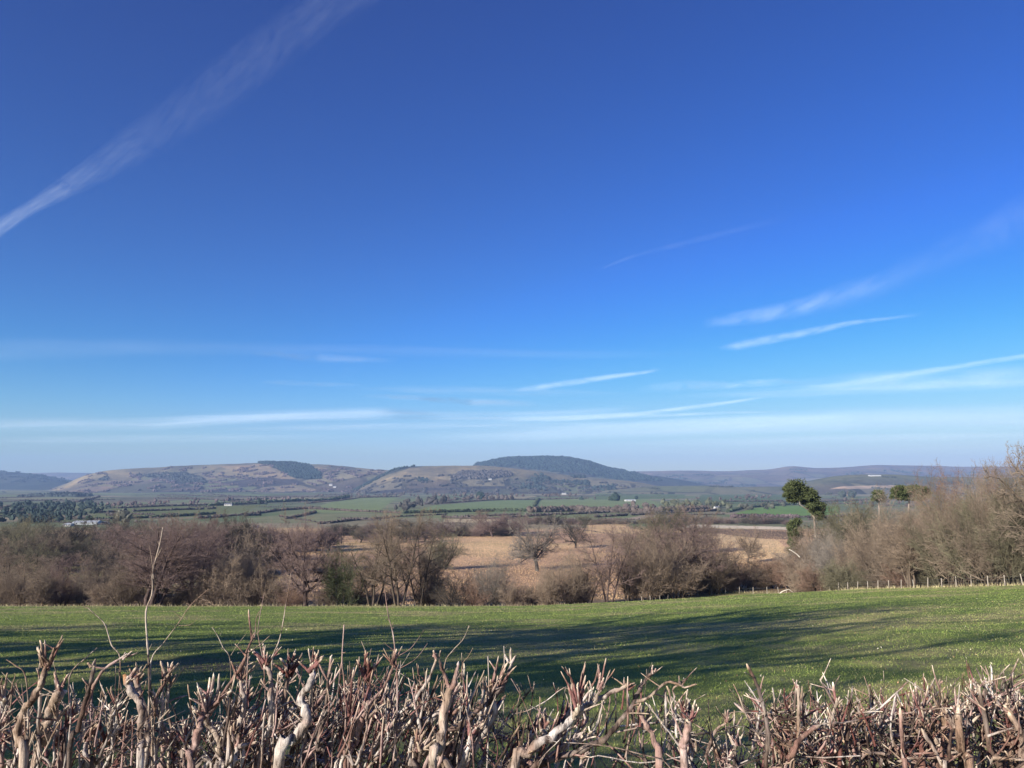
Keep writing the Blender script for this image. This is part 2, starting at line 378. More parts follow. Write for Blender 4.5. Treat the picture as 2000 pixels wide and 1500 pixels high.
def hill(key, pts, Yc, Yf, Yb, colr, fieldw=(.0, .5), rough=10, patches=(), seed=0, foot_h=55):
    px = np.array([p[0] for p in pts], float); py = np.array([p[1] for p in pts], float)
    uu = np.linspace(ray(px[0], 930)[0], ray(px[-1], 930)[0], 420)
    pu = np.array([ray(a, b)[0] for a, b in pts]); pz = np.array([ray(a, b)[1] for a, b in pts])
    sil = 0
    for k in (-.006, -.003, 0, .003, .006): sil = sil + np.interp(uu + k, pu, pz) / 5
    tt = np.concatenate([np.linspace(0, 1, 70), np.linspace(1.03, 2, 24)])
    T, UU = np.meshgrid(tt, uu, indexing='ij')
    Yv = np.where(T <= 1, Yf + (Yc - Yf) * T, Yc + (Yb - Yc) * (T - 1))
    crest = sil[None, :] * Yc + (fbm(UU * 40 + seed, T * 0 + seed, 3) - .5) * rough * .5
    base = -foot_h - 6
    prof = np.where(T <= 1, np.sin(np.clip(T, 0, 1) * math.pi / 2) ** 1.25, 1 - ((T - 1) * 1.0) ** 2 * 1.2)
    Xv = UU * Yv
    relief = (fbm(Xv * .0012 + seed, Yv * .0016 + seed, 4) - .5) * rough * 5 * np.sin(np.clip(T, 0, 1) * math.pi) ** 1
    relief = np.where(T <= 1, relief, 0)
    Zv = EYE + base + (crest - base) * prof + relief
    # spread: keep the near slope below the line of sight to the crest
    lim = EYE + (crest / Yc) * Yv - 1.0
    Zv = np.where((T > .5) & (T < 1), np.minimum(Zv, lim), Zv)
    C = np.ones(T.shape + (3,)) * np.array(colr[0]); n = fbm(Xv * .002 + seed, Yv * .002, 4)[..., None]
    C = C + (np.array(colr[1]) - C) * np.clip((n - .42) * 4, 0, 1)
    Wt = fieldw[0] + (fieldw[1] - fieldw[0]) * (1 - sstep(.25, .75, T + (n[..., 0] - .5) * .5))
    PXv, PYv = proj(Xv, Yv, Zv)
    for P, c in patches:
        mk = inpoly(PXv + (fbm(Xv*.01,Yv*.01,2)-.5)*6, PYv, P) & (T <= 1.05); C[mk] = c; Wt[mk] = 0
    hill_fn[key] = (uu, tt, Xv, Yv, Zv, PXv, PYv, T)
    nr, nc = T.shape; idx = np.arange(nr * nc).reshape(nr, nc)
    Q = np.stack([idx[:-1, :-1], idx[:-1, 1:], idx[1:, 1:], idx[1:, :-1]], -1).reshape(-1, 4)
    me = mesh_np('hill', np.stack([Xv, Yv, Zv], -1).reshape(-1, 3), [Q], C.reshape(-1, 3), True, Wt.reshape(-1))
    return tag(link('hill', me, M_hill), kind='structure')
moor = ((.165, .145, .095), (.27, .215, .125)); heath = ((.15, .125, .105), (.20, .165, .12)); wood = ((.035, .050, .042), (.05, .06, .045))
DK = (.022, .034, .030)
hill('far_pale', [(-700, 915), (-300, 918), (60, 924), (120, 923), (180, 924), (230, 930), (300, 950)], 10500, 8500, 11800, heath, (.1, .3), 14, seed=3)
hill('left_blue', [(-900, 900), (-500, 908), (-200, 916), (-50, 920), (0, 921.5), (40, 923), (80, 928), (120, 934), (160, 943), (230, 962)], 6800, 5000, 8000, wood, (0, .1), 16, seed=11)
hill('main_left', [(20, 975), (60, 966), (95, 957), (130, 945), (165, 929), (200, 921), (250, 916), (350, 909.5), (395, 908.5), (430, 906.5), (500, 904), (520, 903.5), (560, 904), (600, 906), (640, 907), (690, 912.5), (740, 917), (800, 921), (900, 926), (1000, 935), (1100, 960)],
     5200, 3700, 6400, moor, (.12, .85), 18, [([(497, 903), (560, 903), (600, 909), (625, 925), (624, 936), (600, 937), (575, 934), (560, 926), (530, 912)], DK),
     ([(190, 938), (205, 930), (210, 938)], DK), ([(285, 930), (360, 920), (400, 934), (402, 944), (330, 944)], (.045, .045, .045)), ([(430, 942), (500, 934), (560, 928), (600, 946), (440, 953)], (.06, .05, .05)),
     ([(250, 962), (420, 955), (620, 958), (640, 968), (250, 972)], (.055, .05, .052)), ([(460, 960), (540, 951), (612, 953), (620, 958), (480, 963)], (.24, .19, .125)), ([(200, 946), (300, 935), (330, 938), (240, 951)], (.19, .15, .105)),
     ([(430, 911), (510, 906), (556, 924), (580, 936), (555, 936), (470, 926)], (.26, .20, .125)), ([(120, 962), (200, 948), (230, 952), (140, 970)], (.17, .13, .10)), ([(400, 950), (460, 948), (470, 954), (400, 955)], (.14, .15, .08))], seed=21)
hill('forest_mountain', [(880, 940), (905, 920), (930, 907), (960, 899), (1000, 896), (1060, 894), (1110, 895.5), (1145, 902), (1170, 910), (1190, 916.5), (1225, 922), (1300, 932), (1400, 950)],
     6400, 4800, 7600, ((.03, .043, .038), (.04, .05, .04)), (0, .5), 12, [], seed=31)
hill('mid_hill', [(640, 975), (680, 958), (705, 945), (735, 930), (765, 915.5), (785, 911.5), (815, 911), (850, 910), (915, 910), (940, 909), (1000, 914), (1060, 921), (1120, 929), (1180, 935), (1250, 942), (1330, 958), (1400, 975)],
     4300, 3300, 5300, ((.20, .17, .10), (.25, .20, .115)), (.05, .85), 9, [([(640, 975), (680, 957), (735, 928), (765, 914), (800, 910), (830, 910), (790, 917), (745, 932), (700, 953), (660, 972)], (.05, .055, .04)),
     ([(742, 940), (800, 913), (1000, 915), (1000, 922), (890, 924), (850, 938)], (.235, .19, .115)), ([(1108, 929), (1150, 921), (1205, 932), (1150, 937)], (.22, .20, .13)), ([(700, 962), (800, 953), (1000, 950), (1000, 954), (800, 960), (720, 967)], (.055, .05, .052)), ([(880, 934), (900, 922), (990, 921), (1005, 930), (960, 936), (890, 937)], (.075, .07, .07)), ([(815, 941), (818, 934), (835, 938), (835, 942)], DK)], seed=41)
hill('right_far', [(1050, 930), (1180, 921), (1240, 921), (1300, 920), (1340, 918.5), (1400, 920), (1440, 920), (1455, 918.5), (1500, 917.5), (1520, 914), (1545, 910), (1570, 912), (1590, 914.5), (1650, 913), (1680, 909.5), (1710, 908), (1800, 909), (1870, 911.5), (1960, 911), (2100, 913), (2500, 905), (3200, 900)],
     9500, 6200, 11500, ((.17, .12, .10), (.20, .15, .11)), (.1, .7), 16, seed=51)
hill('right_mid', [(1130, 975), (1180, 958), (1260, 951), (1340, 948), (1450, 951), (1540, 950), (1575, 940), (1620, 931), (1670, 927), (1750, 927), (1820, 931), (1950, 933), (2200, 930), (2800, 920), (3300, 930)],
     3600, 2900, 4600, ((.135, .15, .08), (.16, .15, .09)), (.2, .8), 6, [([(1620, 955), (1650, 949), (1790, 947), (1790, 953)], (.42, .31, .22)), ([(1440, 976), (1540, 974), (1540, 966), (1450, 967)], (.13, .16, .07))], seed=61)
hill('left_spur', [(-800, 975), (-300, 970), (0, 972), (60, 968), (140, 966), (230, 972), (330, 975), (420, 985)], 3000, 2300, 3900, ((.06, .065, .055), (.08, .075, .06)), (.2, .6), 6, seed=71)

# ---------------------------------------------------------------- haze
bpy.ops.mesh.primitive_cube_add(size=1)
hz = bpy.context.object; hz.name = 'haze'; hz.data.name = 'haze'
HB = (-14000, 14000, -400, 15000, -140, 470)
hz.location = ((HB[0] + HB[1]) / 2, (HB[2] + HB[3]) / 2, (HB[4] + HB[5]) / 2); hz.scale = (HB[1] - HB[0], HB[3] - HB[2], HB[5] - HB[4])
hm = bpy.data.materials.new('haze'); hm.use_nodes = True; hm.node_tree.nodes.clear()
ho = hm.node_tree.nodes.new('ShaderNodeOutputMaterial'); pv = hm.node_tree.nodes.new('ShaderNodeVolumePrincipled')
pv.inputs['Color'].default_value = (.42, .62, 1.0, 1); pv.inputs['Density'].default_value = 0.00008; pv.inputs['Anisotropy'].default_value = 0.0
hm.node_tree.links.new(pv.outputs[0], ho.inputs['Volume']); hz.data.materials.append(hm)
tag(hz, kind='stuff', label='thin blue haze over the valley and hills', cat='haze')

# ---------------------------------------------------------------- bare trees (grown branch by branch)
def rot_dir(d, ang, az):
    t = Vector((0, 0, 1)) if abs(d.z) < .9 else Vector((1, 0, 0))
    a = d.cross(t).normalized(); b = d.cross(a)
    return (d * math.cos(ang) + (a * math.cos(az) + b * math.sin(az)) * math.sin(ang)).normalized()
def grow(rnd, stems, S):
    """stems: list of (p, d, L, r). S: per-level dicts. returns per-level polylines"""
    out = [[] for _ in S]
    def br(p, d, L, r, lv):
        sp = S[lv]; n = sp['seg']; pts = [p.copy()]; rr = [r]; q = p.copy(); d = d.copy()
        for i in range(n):
            d = Vector((d.x + rnd.gauss(0, sp['w']), d.y + rnd.gauss(0, sp['w']), d.z + rnd.gauss(0, sp['w']) * .7 + sp['up'])).normalized()
            q = q + d * (L / n); pts.append(q.copy()); rr.append(r * (1 - (1 - sp['tip']) * (i + 1) / n))
        out[lv].append((pts, rr))
        if lv + 1 < len(S):
            sn = S[lv + 1]; k = sn['n'] if isinstance(sn['n'], int) else rnd.randint(*sn['n']); az = rnd.random() * 6.28
            for j in range(k):
                t = sn['st'] + (1 - sn['st']) * (j + rnd.random() * .8) / k; t = min(t, .999)
                f = t * n; i = int(f); f -= i
                pp = pts[i].lerp(pts[i + 1], f); dd = (pts[i + 1] - pts[i]).normalized(); rc = rr[i] * (1 - f) + rr[i + 1] * f
                az += 2.4 + rnd.gauss(0, .4)
                nd = rot_dir(dd, sn['ang'] * (.7 + .6 * rnd.random()), az)
                if nd.z < sn.get('zmin', -.4): nd.z = sn.get('zmin', -.4) * .5; nd.normalize()
                br(pp, nd, L * sn['len'] * (1 - sn.get('fall', .45) * t) * (.75 + .5 * rnd.random()), rc * sn['r'], lv + 1)
    for s in stems: br(*s, 0)
    return out
def make_tree(name, seed, stems, S, split, rs=1.0, sides=(7, 5, 4, 3, 3, 3)):
    """two meshes: trunk (levels < split) and crown (the rest)"""
    rnd = random.Random(seed); lv = grow(rnd, stems, S)
    top = sorted(p[0][-1].z for L in lv for p in L)[-max(1, sum(len(l) for l in lv) // 25)]
    wid = sorted(max(abs(p[0][-1].x), abs(p[0][-1].y)) for L in lv for p in L)[-max(1, sum(len(l) for l in lv) // 14)]
    tr = Tubes(); cr = Tubes()
    for i, L in enumerate(lv):
        mn = .0 if i < split else (.007 if i >= len(lv) - 2 else .012)
        for pts, rr in L: (tr if i < split else cr).add(pts, [max(r * rs, mn * (.55 if k == len(rr) - 1 else 1)) for k, r in enumerate(rr)], sides[i])
    return dict(trunk=tr.build(name + '_trunk'), crown=cr.build(name + '_crown'), H=top, Wd=wid)
Z3 = Vector((0, 0, 1))
def lv(n=1, seg=3, w=.1, up=.03, tip=.5, len=.6, ang=.8, st=.3, r=.55, fall=.45, zmin=-.3):
    return dict(n=n, seg=seg, w=w, up=up, tip=tip, len=len, ang=ang, st=st, r=r, fall=fall, zmin=zmin)
P = {}
def oak(seed, spread=1.0):
    r = random.Random(seed)
    stems = [(Vector((0, 0, -.3)), Vector((r.gauss(0, .05), r.gauss(0, .05), 1)).normalized(), 3.0, .32)]
    return make_tree('oak', seed, stems, [lv(seg=4, w=.06, tip=.7),
        lv(12, 5, .17, .02, .3, 1.7, 1.12 * spread, .42, .5, .12, -.05), lv(8, 4, .22, .06, .35, .55, .85, .15, .5, .35),
        lv(7, 3, .24, .04, .45, .52, .8, .15, .55), lv(5, 3, .24, .02, .5, .55, .75, .1, .6), lv(5, 2, .2, .02, .5, .6, .7, .1, .75)], 3, sides=(8, 6, 4, 3, 3, 3))
def alder(seed, ns=4, lean=.22):
    r = random.Random(seed); stems = []
    for i in range(ns):
        a = 6.28 * i / ns + r.random(); l = lean * (.4 + r.random())
        stems.append((Vector((math.cos(a) * .35, math.sin(a) * .35, -.3)), Vector((math.cos(a) * l, math.sin(a) * l, 1)).normalized(), 9.5 * (.8 + .3 * r.random()), .17))
    return make_tree('alder', seed, stems, [lv(seg=6, w=.08, up=.02, tip=.25),
        lv(15, 4, .16, .06, .35, .40, .85, .22, .5, .4), lv(8, 3, .22, .05, .4, .55, .75, .15, .5),
        lv(6, 3, .22, .03, .5, .58, .7, .1, .6), lv(4, 2, .2, .02, .5, .6, .65, .1, .75)], 2, sides=(7, 5, 3, 3, 3))
def willow(seed, ns=16, fan=.55, tw=1.0):
    r = random.Random(seed); stems = []
    for i in range(ns):
        a = r.random() * 6.28; l = fan * r.random() ** .6; b = r.random() * 1.3
        stems.append((Vector((math.cos(a) * b, math.sin(a) * b, -.2)), Vector((math.cos(a) * l, math.sin(a) * l, 1)).normalized(), 7.5 * (.55 + .5 * r.random()), .07))
    return make_tree('willow', seed, stems, [lv(seg=5, w=.12, up=-.01, tip=.3),
        lv(12, 4, .18, .04, .4, .5, .7, .12, .6, .3), lv(8, 3, .24, .03, .5, .5, .75, .1, .6),
        lv(7, 2, .24, .02, .5, .55, .75, .1, .7)], 1, sides=(5, 3, 3, 3))
def bush(seed, ns=14):
    r = random.Random(seed); stems = []
    for i in range(ns):
        a = r.random() * 6.28; l = 1.1 * r.random() ** .7
        stems.append((Vector((math.cos(a) * .5, math.sin(a) * .5, -.1)), Vector((math.cos(a) * l, math.sin(a) * l, 1)).normalized(), 3.2 * (.7 + .4 * r.random()), .05))
    return make_tree('bush', seed, stems, [lv(seg=4, w=.14, up=.0, tip=.4),
        lv(10, 3, .2, .04, .4, .6, .8, .06, .6, .3), lv(8, 3, .22, .02, .5, .52, .75, .1, .6), lv(6, 2, .2, .0, .5, .55, .7, .1, .75)], 1, sides=(4, 3, 3, 3))
P['shade'] = [make_tree('shade', 71 + q, [(Vector((0, 0, -.3)), Vector((.05, .05, 1)).normalized(), 4.0, .26)], [lv(seg=4, w=.06, tip=.7), lv(10, 5, .2, .05, .35, 1.5, 1.0, .4, .5, .2), lv(7, 4, .22, .05, .4, .55, .8, .25, .55), lv(6, 3, .24, .04, .5, .52, .8, .2, .6), lv(5, 3, .24, .02, .6, .55, .75, .2, .7)], 2, rs=1.15) for q in (0, 1)]
P['oak'] = [oak(1), oak(2, .9), oak(5, 1.05)]
P['alder'] = [alder(11), alder(12, 3, .3), alder(13, 5, .18), alder(17, 2, .15)]
P['willow'] = [willow(21), willow(22, 20, .7), willow(23, 13, .4)]
P['bush'] = [bush(31), bush(32, 18), bush(35, 12)]
CLR = dict(mauve=(.195, .138, .122), brown=(.195, .15, .112), tan=(.27, .205, .15), olive=(.15, .135, .088), grey=(.22, .19, .16), dark=(.095, .08, .065), rust=(.23, .15, .11), green=(.085, .095, .048))
TREES = []
def place_tree(kind, px, Yd, top, wpx=None, clr='brown', label=None, cat='tree', group=None, name='bare_tree', rnd=random.Random(5), base=None):
    """px, top (and base) are where the tree shows in the photograph, Yd its distance"""
    protos = P[kind]; p = protos[rnd.randrange(len(protos))]
    if base is not None:                # find distance where the ground shows at that row
        ysr = np.exp(np.linspace(math.log(150), math.log(3500), 500)); dx, dz = ray(px, base)
        g = ground_z(dx * ysr, ysr) - (EYE + dz * ysr); i = int(np.argmax(g > 0)); Yd = float(ysr[i])
    x = ray(px, top)[0] * Yd; z0 = gz(x, Yd); zt = EYE + ray(px, top)[1] * Yd
    h = max(zt - z0, 1.0) * 1.04
    sz = h / p['H']; sxy = sz if wpx is None else (wpx * 1.12 / 2 / F * Yd) / p['Wd']
    sxy = min(max(sxy, sz * .55), sz * 1.8)
    o = empty(name, (x, Yd, z0 - .05), rnd.random() * 6.28); o.scale = (sxy, sxy, sz)
    c = CLR[clr]; v = .85 + .3 * rnd.random(); c = (c[0] * v, c[1] * v, c[2] * v, 1)
    t = link('trunk', p['trunk'], M_bark, o); t.color = tuple(a * .48 for a in c[:3]) + (1,)
    k = link('crown', p['crown'], M_twig, o); k.color = c
    tag(o, label, cat, group); TREES.append((px, Yd, h, o)); return o
ORD = ['leftmost', 'second from left', 'third from left', 'fourth from left', 'fifth from left', 'sixth from left', 'seventh from left', 'eighth from left', 'ninth from left', 'tenth from left',
       'eleventh from left', 'twelfth from left', 'thirteenth from left', 'fourteenth from left', 'fifteenth from left', 'sixteenth from left', 'seventeenth from left', 'eighteenth from left', 'nineteenth from left', 'twentieth from left']
ORD += ['twenty-' + s.replace('leftmost', 'first from left') for s in ORD[:9]] + ['thirtieth from left'] + ['thirty-' + s.replace('leftmost', 'first from left') for s in ORD[:9]]
def row(specs, fmt, group, cat='tree', name='bare_tree', base=None):
    specs = sorted(specs, key=lambda s: s[1])
    for i, s in enumerate(specs):
        kind, px, Yd, top, w, c = s[:6]
        b = s[6] if len(s) > 6 else None
        place_tree(kind, px, Yd, top, w, c, fmt.format(ORD[i]), cat, group, name, base=b)

# trees along the far edge of the meadow, each by its own look
A = place_tree
A('alder', 305, 128, 1036, 175, 'mauve', 'large spreading multi-stemmed bare tree left of centre, dark stems behind the tall pale shoot')
A('alder', 385, 138, 1042, 120, 'mauve', 'bare tree with right-leaning dark stem just right of the large multi-stemmed one')
A('bush', 432, 130, 1092, 70, 'tan', 'pale twiggy bush between two bare trees at the meadow edge', 'bush', None, 'bush')
A('oak', 603, 128, 1038, 125, 'mauve', 'dark purplish bare tree with a rounded crown and short thick trunk at the meadow edge')
A('bush', 676, 128, 1088, 66, 'green', 'dark green ivy-clad bush between the purplish tree and the tall cluster', 'bush', None, 'bush')
A('alder', 730, 128, 1048, 90, 'brown', 'slim bare tree leaning left beside the tall cluster of trunks')
A('alder', 782, 126, 1008, 140, 'brown', 'tallest bare tree of the central cluster, several straight trunks side by side')
A('alder', 822, 132, 1022, 90, 'brown', 'bare tree with upright trunk on the right of the central cluster')
A('bush', 884, 129, 1128, 90, 'dark', 'low dark shrub tangle right of the central trunk cluster', 'shrub', None, 'bush')
A('willow', 960, 130, 1102, 78, 'grey', 'grey rounded bush in front of the orange rush field', 'bush', None, 'bush')
A('willow', 1102, 132, 1096, 100, 'tan', 'tan scrubby bush below and right of the lone oak', 'bush', None, 'bush')
A('alder', 1186, 134, 1032, 110, 'mauve', 'purplish bare tree with dark forked trunk right of the lone oak')
A('alder', 1148, 136, 1078, 76, 'tan', 'small slanting tan tree between the scrub and the forked purplish tree')
A('alder', 1222, 138, 1066, 70, 'brown', 'short crooked tree beside the forked purplish tree')
A('willow', 1262, 139, 1062, 90, 'tan', 'tan upright thicket of stems right of the forked purplish tree', 'thicket', None, 'bush')
A('oak', 1335, 150, 1034, 150, 'mauve', 'broad purple-crowned bare tree rising behind the tan thicket')
A('willow', 1322, 142, 1085, 100, 'tan', 'tangled tan shrub under the broad purple crown', 'shrub', None, 'bush')
A('willow', 1388, 150, 1070, 110, 'brown', 'brown shrub mass just right of the broad purple crown', 'shrub', None, 'bush')
A('willow', 1290, 150, 1050, 110, 'brown', 'brown upright shrub filling the gap left of the broad purple crown', 'shrub', None, 'bush')
A('willow', 1372, 158, 1045, 120, 'mauve', 'tall mauve shrub pressed against the right side of the broad purple crown', 'shrub', None, 'bush')
A('willow', 1450, 156, 1098, 120, 'brown', 'brown rounded shrub above the dark bank and distant fence posts', 'shrub', None, 'bush')
A('oak', 1458, 215, 1040, 56, 'tan', 'small tan bare tree standing alone before the golden strip on the right', base=1100)
A('bush', 1516, 155, 1095, 90, 'rust', 'reddish-brown low shrub left of the first clear fence posts', 'shrub', None, 'bush')
# lone field trees
A('oak', 1050, 250, 1020, 100, 'grey', 'lone spreading bare oak standing in the orange rush field', base=1116)
A('bush', 862, 240, 1046, 84, 'olive', 'dense rounded olive-brown bush casting a long shadow on the rushes', 'bush', None, 'bush', base=1112)
A('oak', 1124, 340, 1020, 60, 'dark', 'dark ivy-grown tree clump on the rise right of the lone oak', base=1071)
A('oak', 1292, 300, 1000, 90, 'olive', 'olive bare oak rising behind the thicket, left of a similar oak', base=1084)
A('oak', 1352, 310, 1000, 86, 'brown', 'brown bare oak behind the purple crown, right of a similar oak', base=1080)
A('oak', 1225, 320, 1035, 80, 'tan', 'pale tan bare tree behind the thicket below the cream strip', base=1085)

rr = random.Random(99)
# low scrub lining the meadow on the left and between the trunks
sp = []
for px, top, c in [(px_, t_ + (14 if px_ > 300 else 0), c_) for px_, t_, c_ in [(10, 1120, 'brown'), (48, 1128, 'tan'), (86, 1118, 'brown'), (120, 1135, 'rust'), (160, 1122, 'brown'), (205, 1130, 'tan'), (245, 1118, 'brown'), (288, 1125, 'mauve'), (340, 1120, 'brown'), (392, 1118, 'tan'),
                   (470, 1105, 'brown'), (505, 1090, 'tan'), (545, 1112, 'brown'), (575, 1128, 'rust'), (640, 1125, 'brown'), (705, 1128, 'tan'), (760, 1130, 'rust'), (840, 1118, 'brown')]]:
    sp.append(('willow' if rr.random() < .6 else 'bush', px, 126 + rr.random() * 10, top + (10 if px > 300 else 0), 60, c))
row(sp, '{} of the low bare shrubs lining the left meadow edge', 'low shrubs along the meadow edge, left half', 'shrub', 'bush')
sp = []
for px, top, c in [(925, 1140, 'rust'), (1000, 1138, 'tan'), (1040, 1140, 'brown'), (1070, 1128, 'tan'), (1130, 1125, 'brown'), (1235, 1115, 'tan'), (1285, 1110, 'brown'), (1360, 1105, 'tan'), (1420, 1110, 'rust'), (1490, 1120, 'brown')]:
    Yd = 128 + max(0, px - 1050) * .06 + rr.random() * 4; sp.append(('bush' if px < 1200 else 'willow', px, Yd, top, 60, c))
row(sp, '{} of the low bare shrubs below the orange rush field', 'low shrubs along the meadow edge, middle', 'shrub', 'bush')
# woodland on the left, second rank
sp = [('oak', 8, 235, 1040, 110, 'olive'), ('oak', 52, 260, 1030, 90, 'olive'), ('oak', 100, 250, 1048, 90, 'brown'), ('oak', 132, 270, 1028, 90, 'dark'), ('oak', 163, 240, 1056, 66, 'olive', 1108), ('oak', 190, 245, 1058, 56, 'olive', 1106), ('oak', 118, 215, 1075, 60, 'dark', 1116), ('alder', 228, 250, 1035, 80, 'mauve'), ('oak', 248, 262, 1022, 60, 'dark'), ('oak', 30, 200, 1062, 100, 'dark'), ('oak', 75, 190, 1070, 90, 'olive'), ('oak', -15, 195, 1066, 100, 'brown'), ('oak', 205, 215, 1060, 80, 'dark'), ('oak', 150, 300, 1035, 80, 'brown')]
row(sp, '{} of the rounded bare trees in the left meadowside wood', 'trees of the left wood', name='bare_tree')
sp = [('alder', 268, 205, 1040, 90, 'mauve'), ('alder', 335, 215, 1022, 90, 'mauve'), ('oak', 370, 225, 1024, 90, 'brown'), ('alder', 415, 220, 1018, 90, 'mauve'), ('oak', 452, 235, 1020, 80, 'dark'), ('oak', 488, 232, 1028, 80, 'dark'), ('oak', 520, 240, 1036, 70, 'mauve'), ('oak', 556, 236, 1040, 70, 'mauve'), ('oak', 300, 290, 1022, 70, 'brown'), ('oak', 395, 290, 1018, 70, 'brown'), ('oak', 470, 290, 1020, 70, 'dark')]
row(sp, '{} of the purplish trees behind the large multi-stemmed tree', 'trees massed left of centre')
# far-left rank
sp = [('oak', -10 + i * 36 + rr.uniform(-8, 8), 330 + rr.uniform(-30, 40), 1022 + rr.uniform(-6, 8), 60, rr.choice(['olive', 'dark', 'mauve', 'brown'])) for i in range(8)]
row(sp, '{} of the bare trees in the left wood\'s rear rank', 'rear rank of the left wood')
sp = [('oak', px, 360 + rr.uniform(-20, 20), t, 56, rr.choice(['mauve', 'brown', 'dark'])) for px, t in [(295, 1024), (330, 1028), (480, 1030), (530, 1032), (590, 1034), (620, 1028), (645, 1036)]]
row(sp, '{} of the small trees behind the purplish mass', 'small trees behind the purplish mass')
# hedgerow trees beyond the rush field
sp = []
for px, t in [(668, 1030), (700, 1026), (735, 1020), (765, 1022), (800, 1018), (835, 1022), (868, 1020), (900, 1012), (934, 999), (962, 1008), (990, 1006), (1012, 1014)]:
    sp.append((rr.choice(['alder', 'oak', 'alder']), px, 0, t, 66, rr.choice(['mauve', 'brown', 'mauve', 'dark']), 1046 + rr.uniform(-3, 3)))
row(sp, '{} of the hedgerow trees topping the rush field, left half', 'hedgerow trees above the rush field, left half')
sp = []
for px, t in [(1048, 1008), (1080, 1006), (1108, 1012), (1140, 1006), (1172, 1010), (1200, 1012), (1222, 1016), (1262, 1012), (1310, 1004), (1340, 1006), (1376, 1008), (1410, 1010), (1440, 1012), (1470, 1006), (1500, 1010), (1530, 1008)]:
    sp.append((rr.choice(['alder', 'oak', 'alder']), px, 0, t, 56, rr.choice(['mauve', 'brown', 'mauve', 'dark', 'olive']), 1023 + rr.uniform(-2, 3)))
row(sp, '{} of the hedgerow trees above the cream strip', 'hedgerow trees above the cream strip, right half')
sp = [('bush', 640 + i * 15.5 + rr.uniform(-4, 4), 0, 1030 + rr.uniform(-5, 5), 34, rr.choice(['mauve', 'brown', 'dark', 'olive']), 1047 + rr.uniform(-2, 2)) for i in range(24)]
row(sp, '{} of the small bushes in the hedge topping the rush field', 'hedge bushes topping the rush field', 'bush', 'bush')
sp = [('bush', 1030 + i * 17.5 + rr.uniform(-4, 4), 0, 1014 + rr.uniform(-3, 3), 34, rr.choice(['mauve', 'brown', 'dark']), 1023 + rr.uniform(-1, 2)) for i in range(30)]
row(sp, '{} of the small bushes in the hedge above the cream strip', 'hedge bushes above the cream strip', 'bush', 'bush')
sp = [(rr.choice(['alder', 'oak']), px, 0, t, w, rr.choice(['mauve', 'brown', 'dark']), b) for px, t, w, b in [(575, 1042, 70, 1078), (640, 1046, 60, 1070), (668, 1040, 56, 1062), (610, 1038, 70, 1072), (705, 1040, 50, 1060), (540, 1034, 80, 1078), (500, 1036, 80, 1080), (410, 1036, 80, 1082), (330, 1040, 90, 1084), (830, 1034, 60, 1058), (790, 1036, 60, 1060), (745, 1036, 60, 1060)]]
row(sp, '{} of the dull trees edging the rush field behind the central clusters', 'trees edging the rush field, left of centre')
sp = [(rr.choice(['alder', 'willow']), px, Y_, t, w, rr.choice(['tan', 'brown', 'mauve'])) for px, Y_, t, w in [(482, 136, 1062, 56), (524, 144, 1072, 60), (655, 146, 1078, 50), (845, 140, 1090, 60), (250, 150, 1075, 90), (205, 158, 1085, 80), (120, 150, 1092, 80), (60, 152, 1088, 80), (10, 156, 1090, 80)]]
row(sp, '{} of the thin young trees filling gaps along the meadow edge', 'thin young trees along the meadow edge')
# bare thicket behind the fence
sp = []
for px, Yd, t, c in [(1548, 150, 1075, 'rust'), (1575, 142, 1068, 'tan'), (1605, 150, 1040, 'grey'), (1632, 135, 1050, 'grey'), (1650, 165, 1000, 'brown'), (1672, 128, 1040, 'tan'), (1690, 155, 1002, 'olive'), (1706, 120, 1030, 'brown'), (1728, 150, 990, 'grey'),
                     (1740, 116, 1020, 'brown'), (1768, 135, 1002, 'olive'), (1772, 108, 1010, 'tan'), (1802, 110, 998, 'brown'), (1812, 135, 992, 'olive'), (1540, 156, 1060, 'tan'), (1560, 150, 1068, 'grey'), (1590, 148, 1072, 'brown'), (1622, 140, 1050, 'grey'), (1720, 128, 996, 'tan'), (1752, 122, 996, 'brown'), (1785, 125, 990, 'grey'), (1665, 146, 985, 'olive'), (1635, 156, 990, 'olive')]:
    sp.append((rr.choice(['willow', 'willow', 'alder']), px, Yd, t + 12, 84, c))
row(sp, '{} of the bare shrubs between pine and taller scrub', 'bare shrubs behind the fence beside the pine', 'shrub', 'bare_shrub')
sp = []
for px, Yd, t, c in [(1832, 104, 985, 'olive'), (1845, 122, 942, 'rust'), (1862, 100, 965, 'brown'), (1880, 115, 930, 'rust'), (1895, 96, 960, 'olive'), (1915, 108, 948, 'tan'), (1928, 92, 955, 'brown'), (1950, 104, 930, 'rust'), (1966, 90, 950, 'olive'), (1990, 96, 930, 'brown'), (2020, 88, 935, 'olive'), (2050, 95, 900, 'brown'), (2090, 90, 920, 'brown')]:
    sp.append((rr.choice(['willow', 'willow', 'willow', 'alder']), px, Yd, t + 17, 100, c))
row(sp, '{} of the taller shrubs in the right-hand thicket', 'tall bare shrubs behind the fence at right', 'shrub', 'bare_shrub')
A('alder', 1574, 153, 1034, 60, 'tan', 'thin tan bare tree standing between the ivy-clad tree and the pine trunk')
sp = [('bush', 1560 + i * 34 + rr.uniform(-6, 6), 132 - i * 3.0, 1108 + rr.uniform(-8, 12), 66, rr.choice(['rust', 'tan', 'brown', 'olive'])) for i in range(14)]
row(sp, '{} of the low brushy shrubs footing the right-hand thicket', 'low brush along the foot of the thicket', 'shrub', 'bush')
A('oak', 2080, 84, 862, 84, 'brown', 'tall grey bare tree cut by the right edge of the photo')
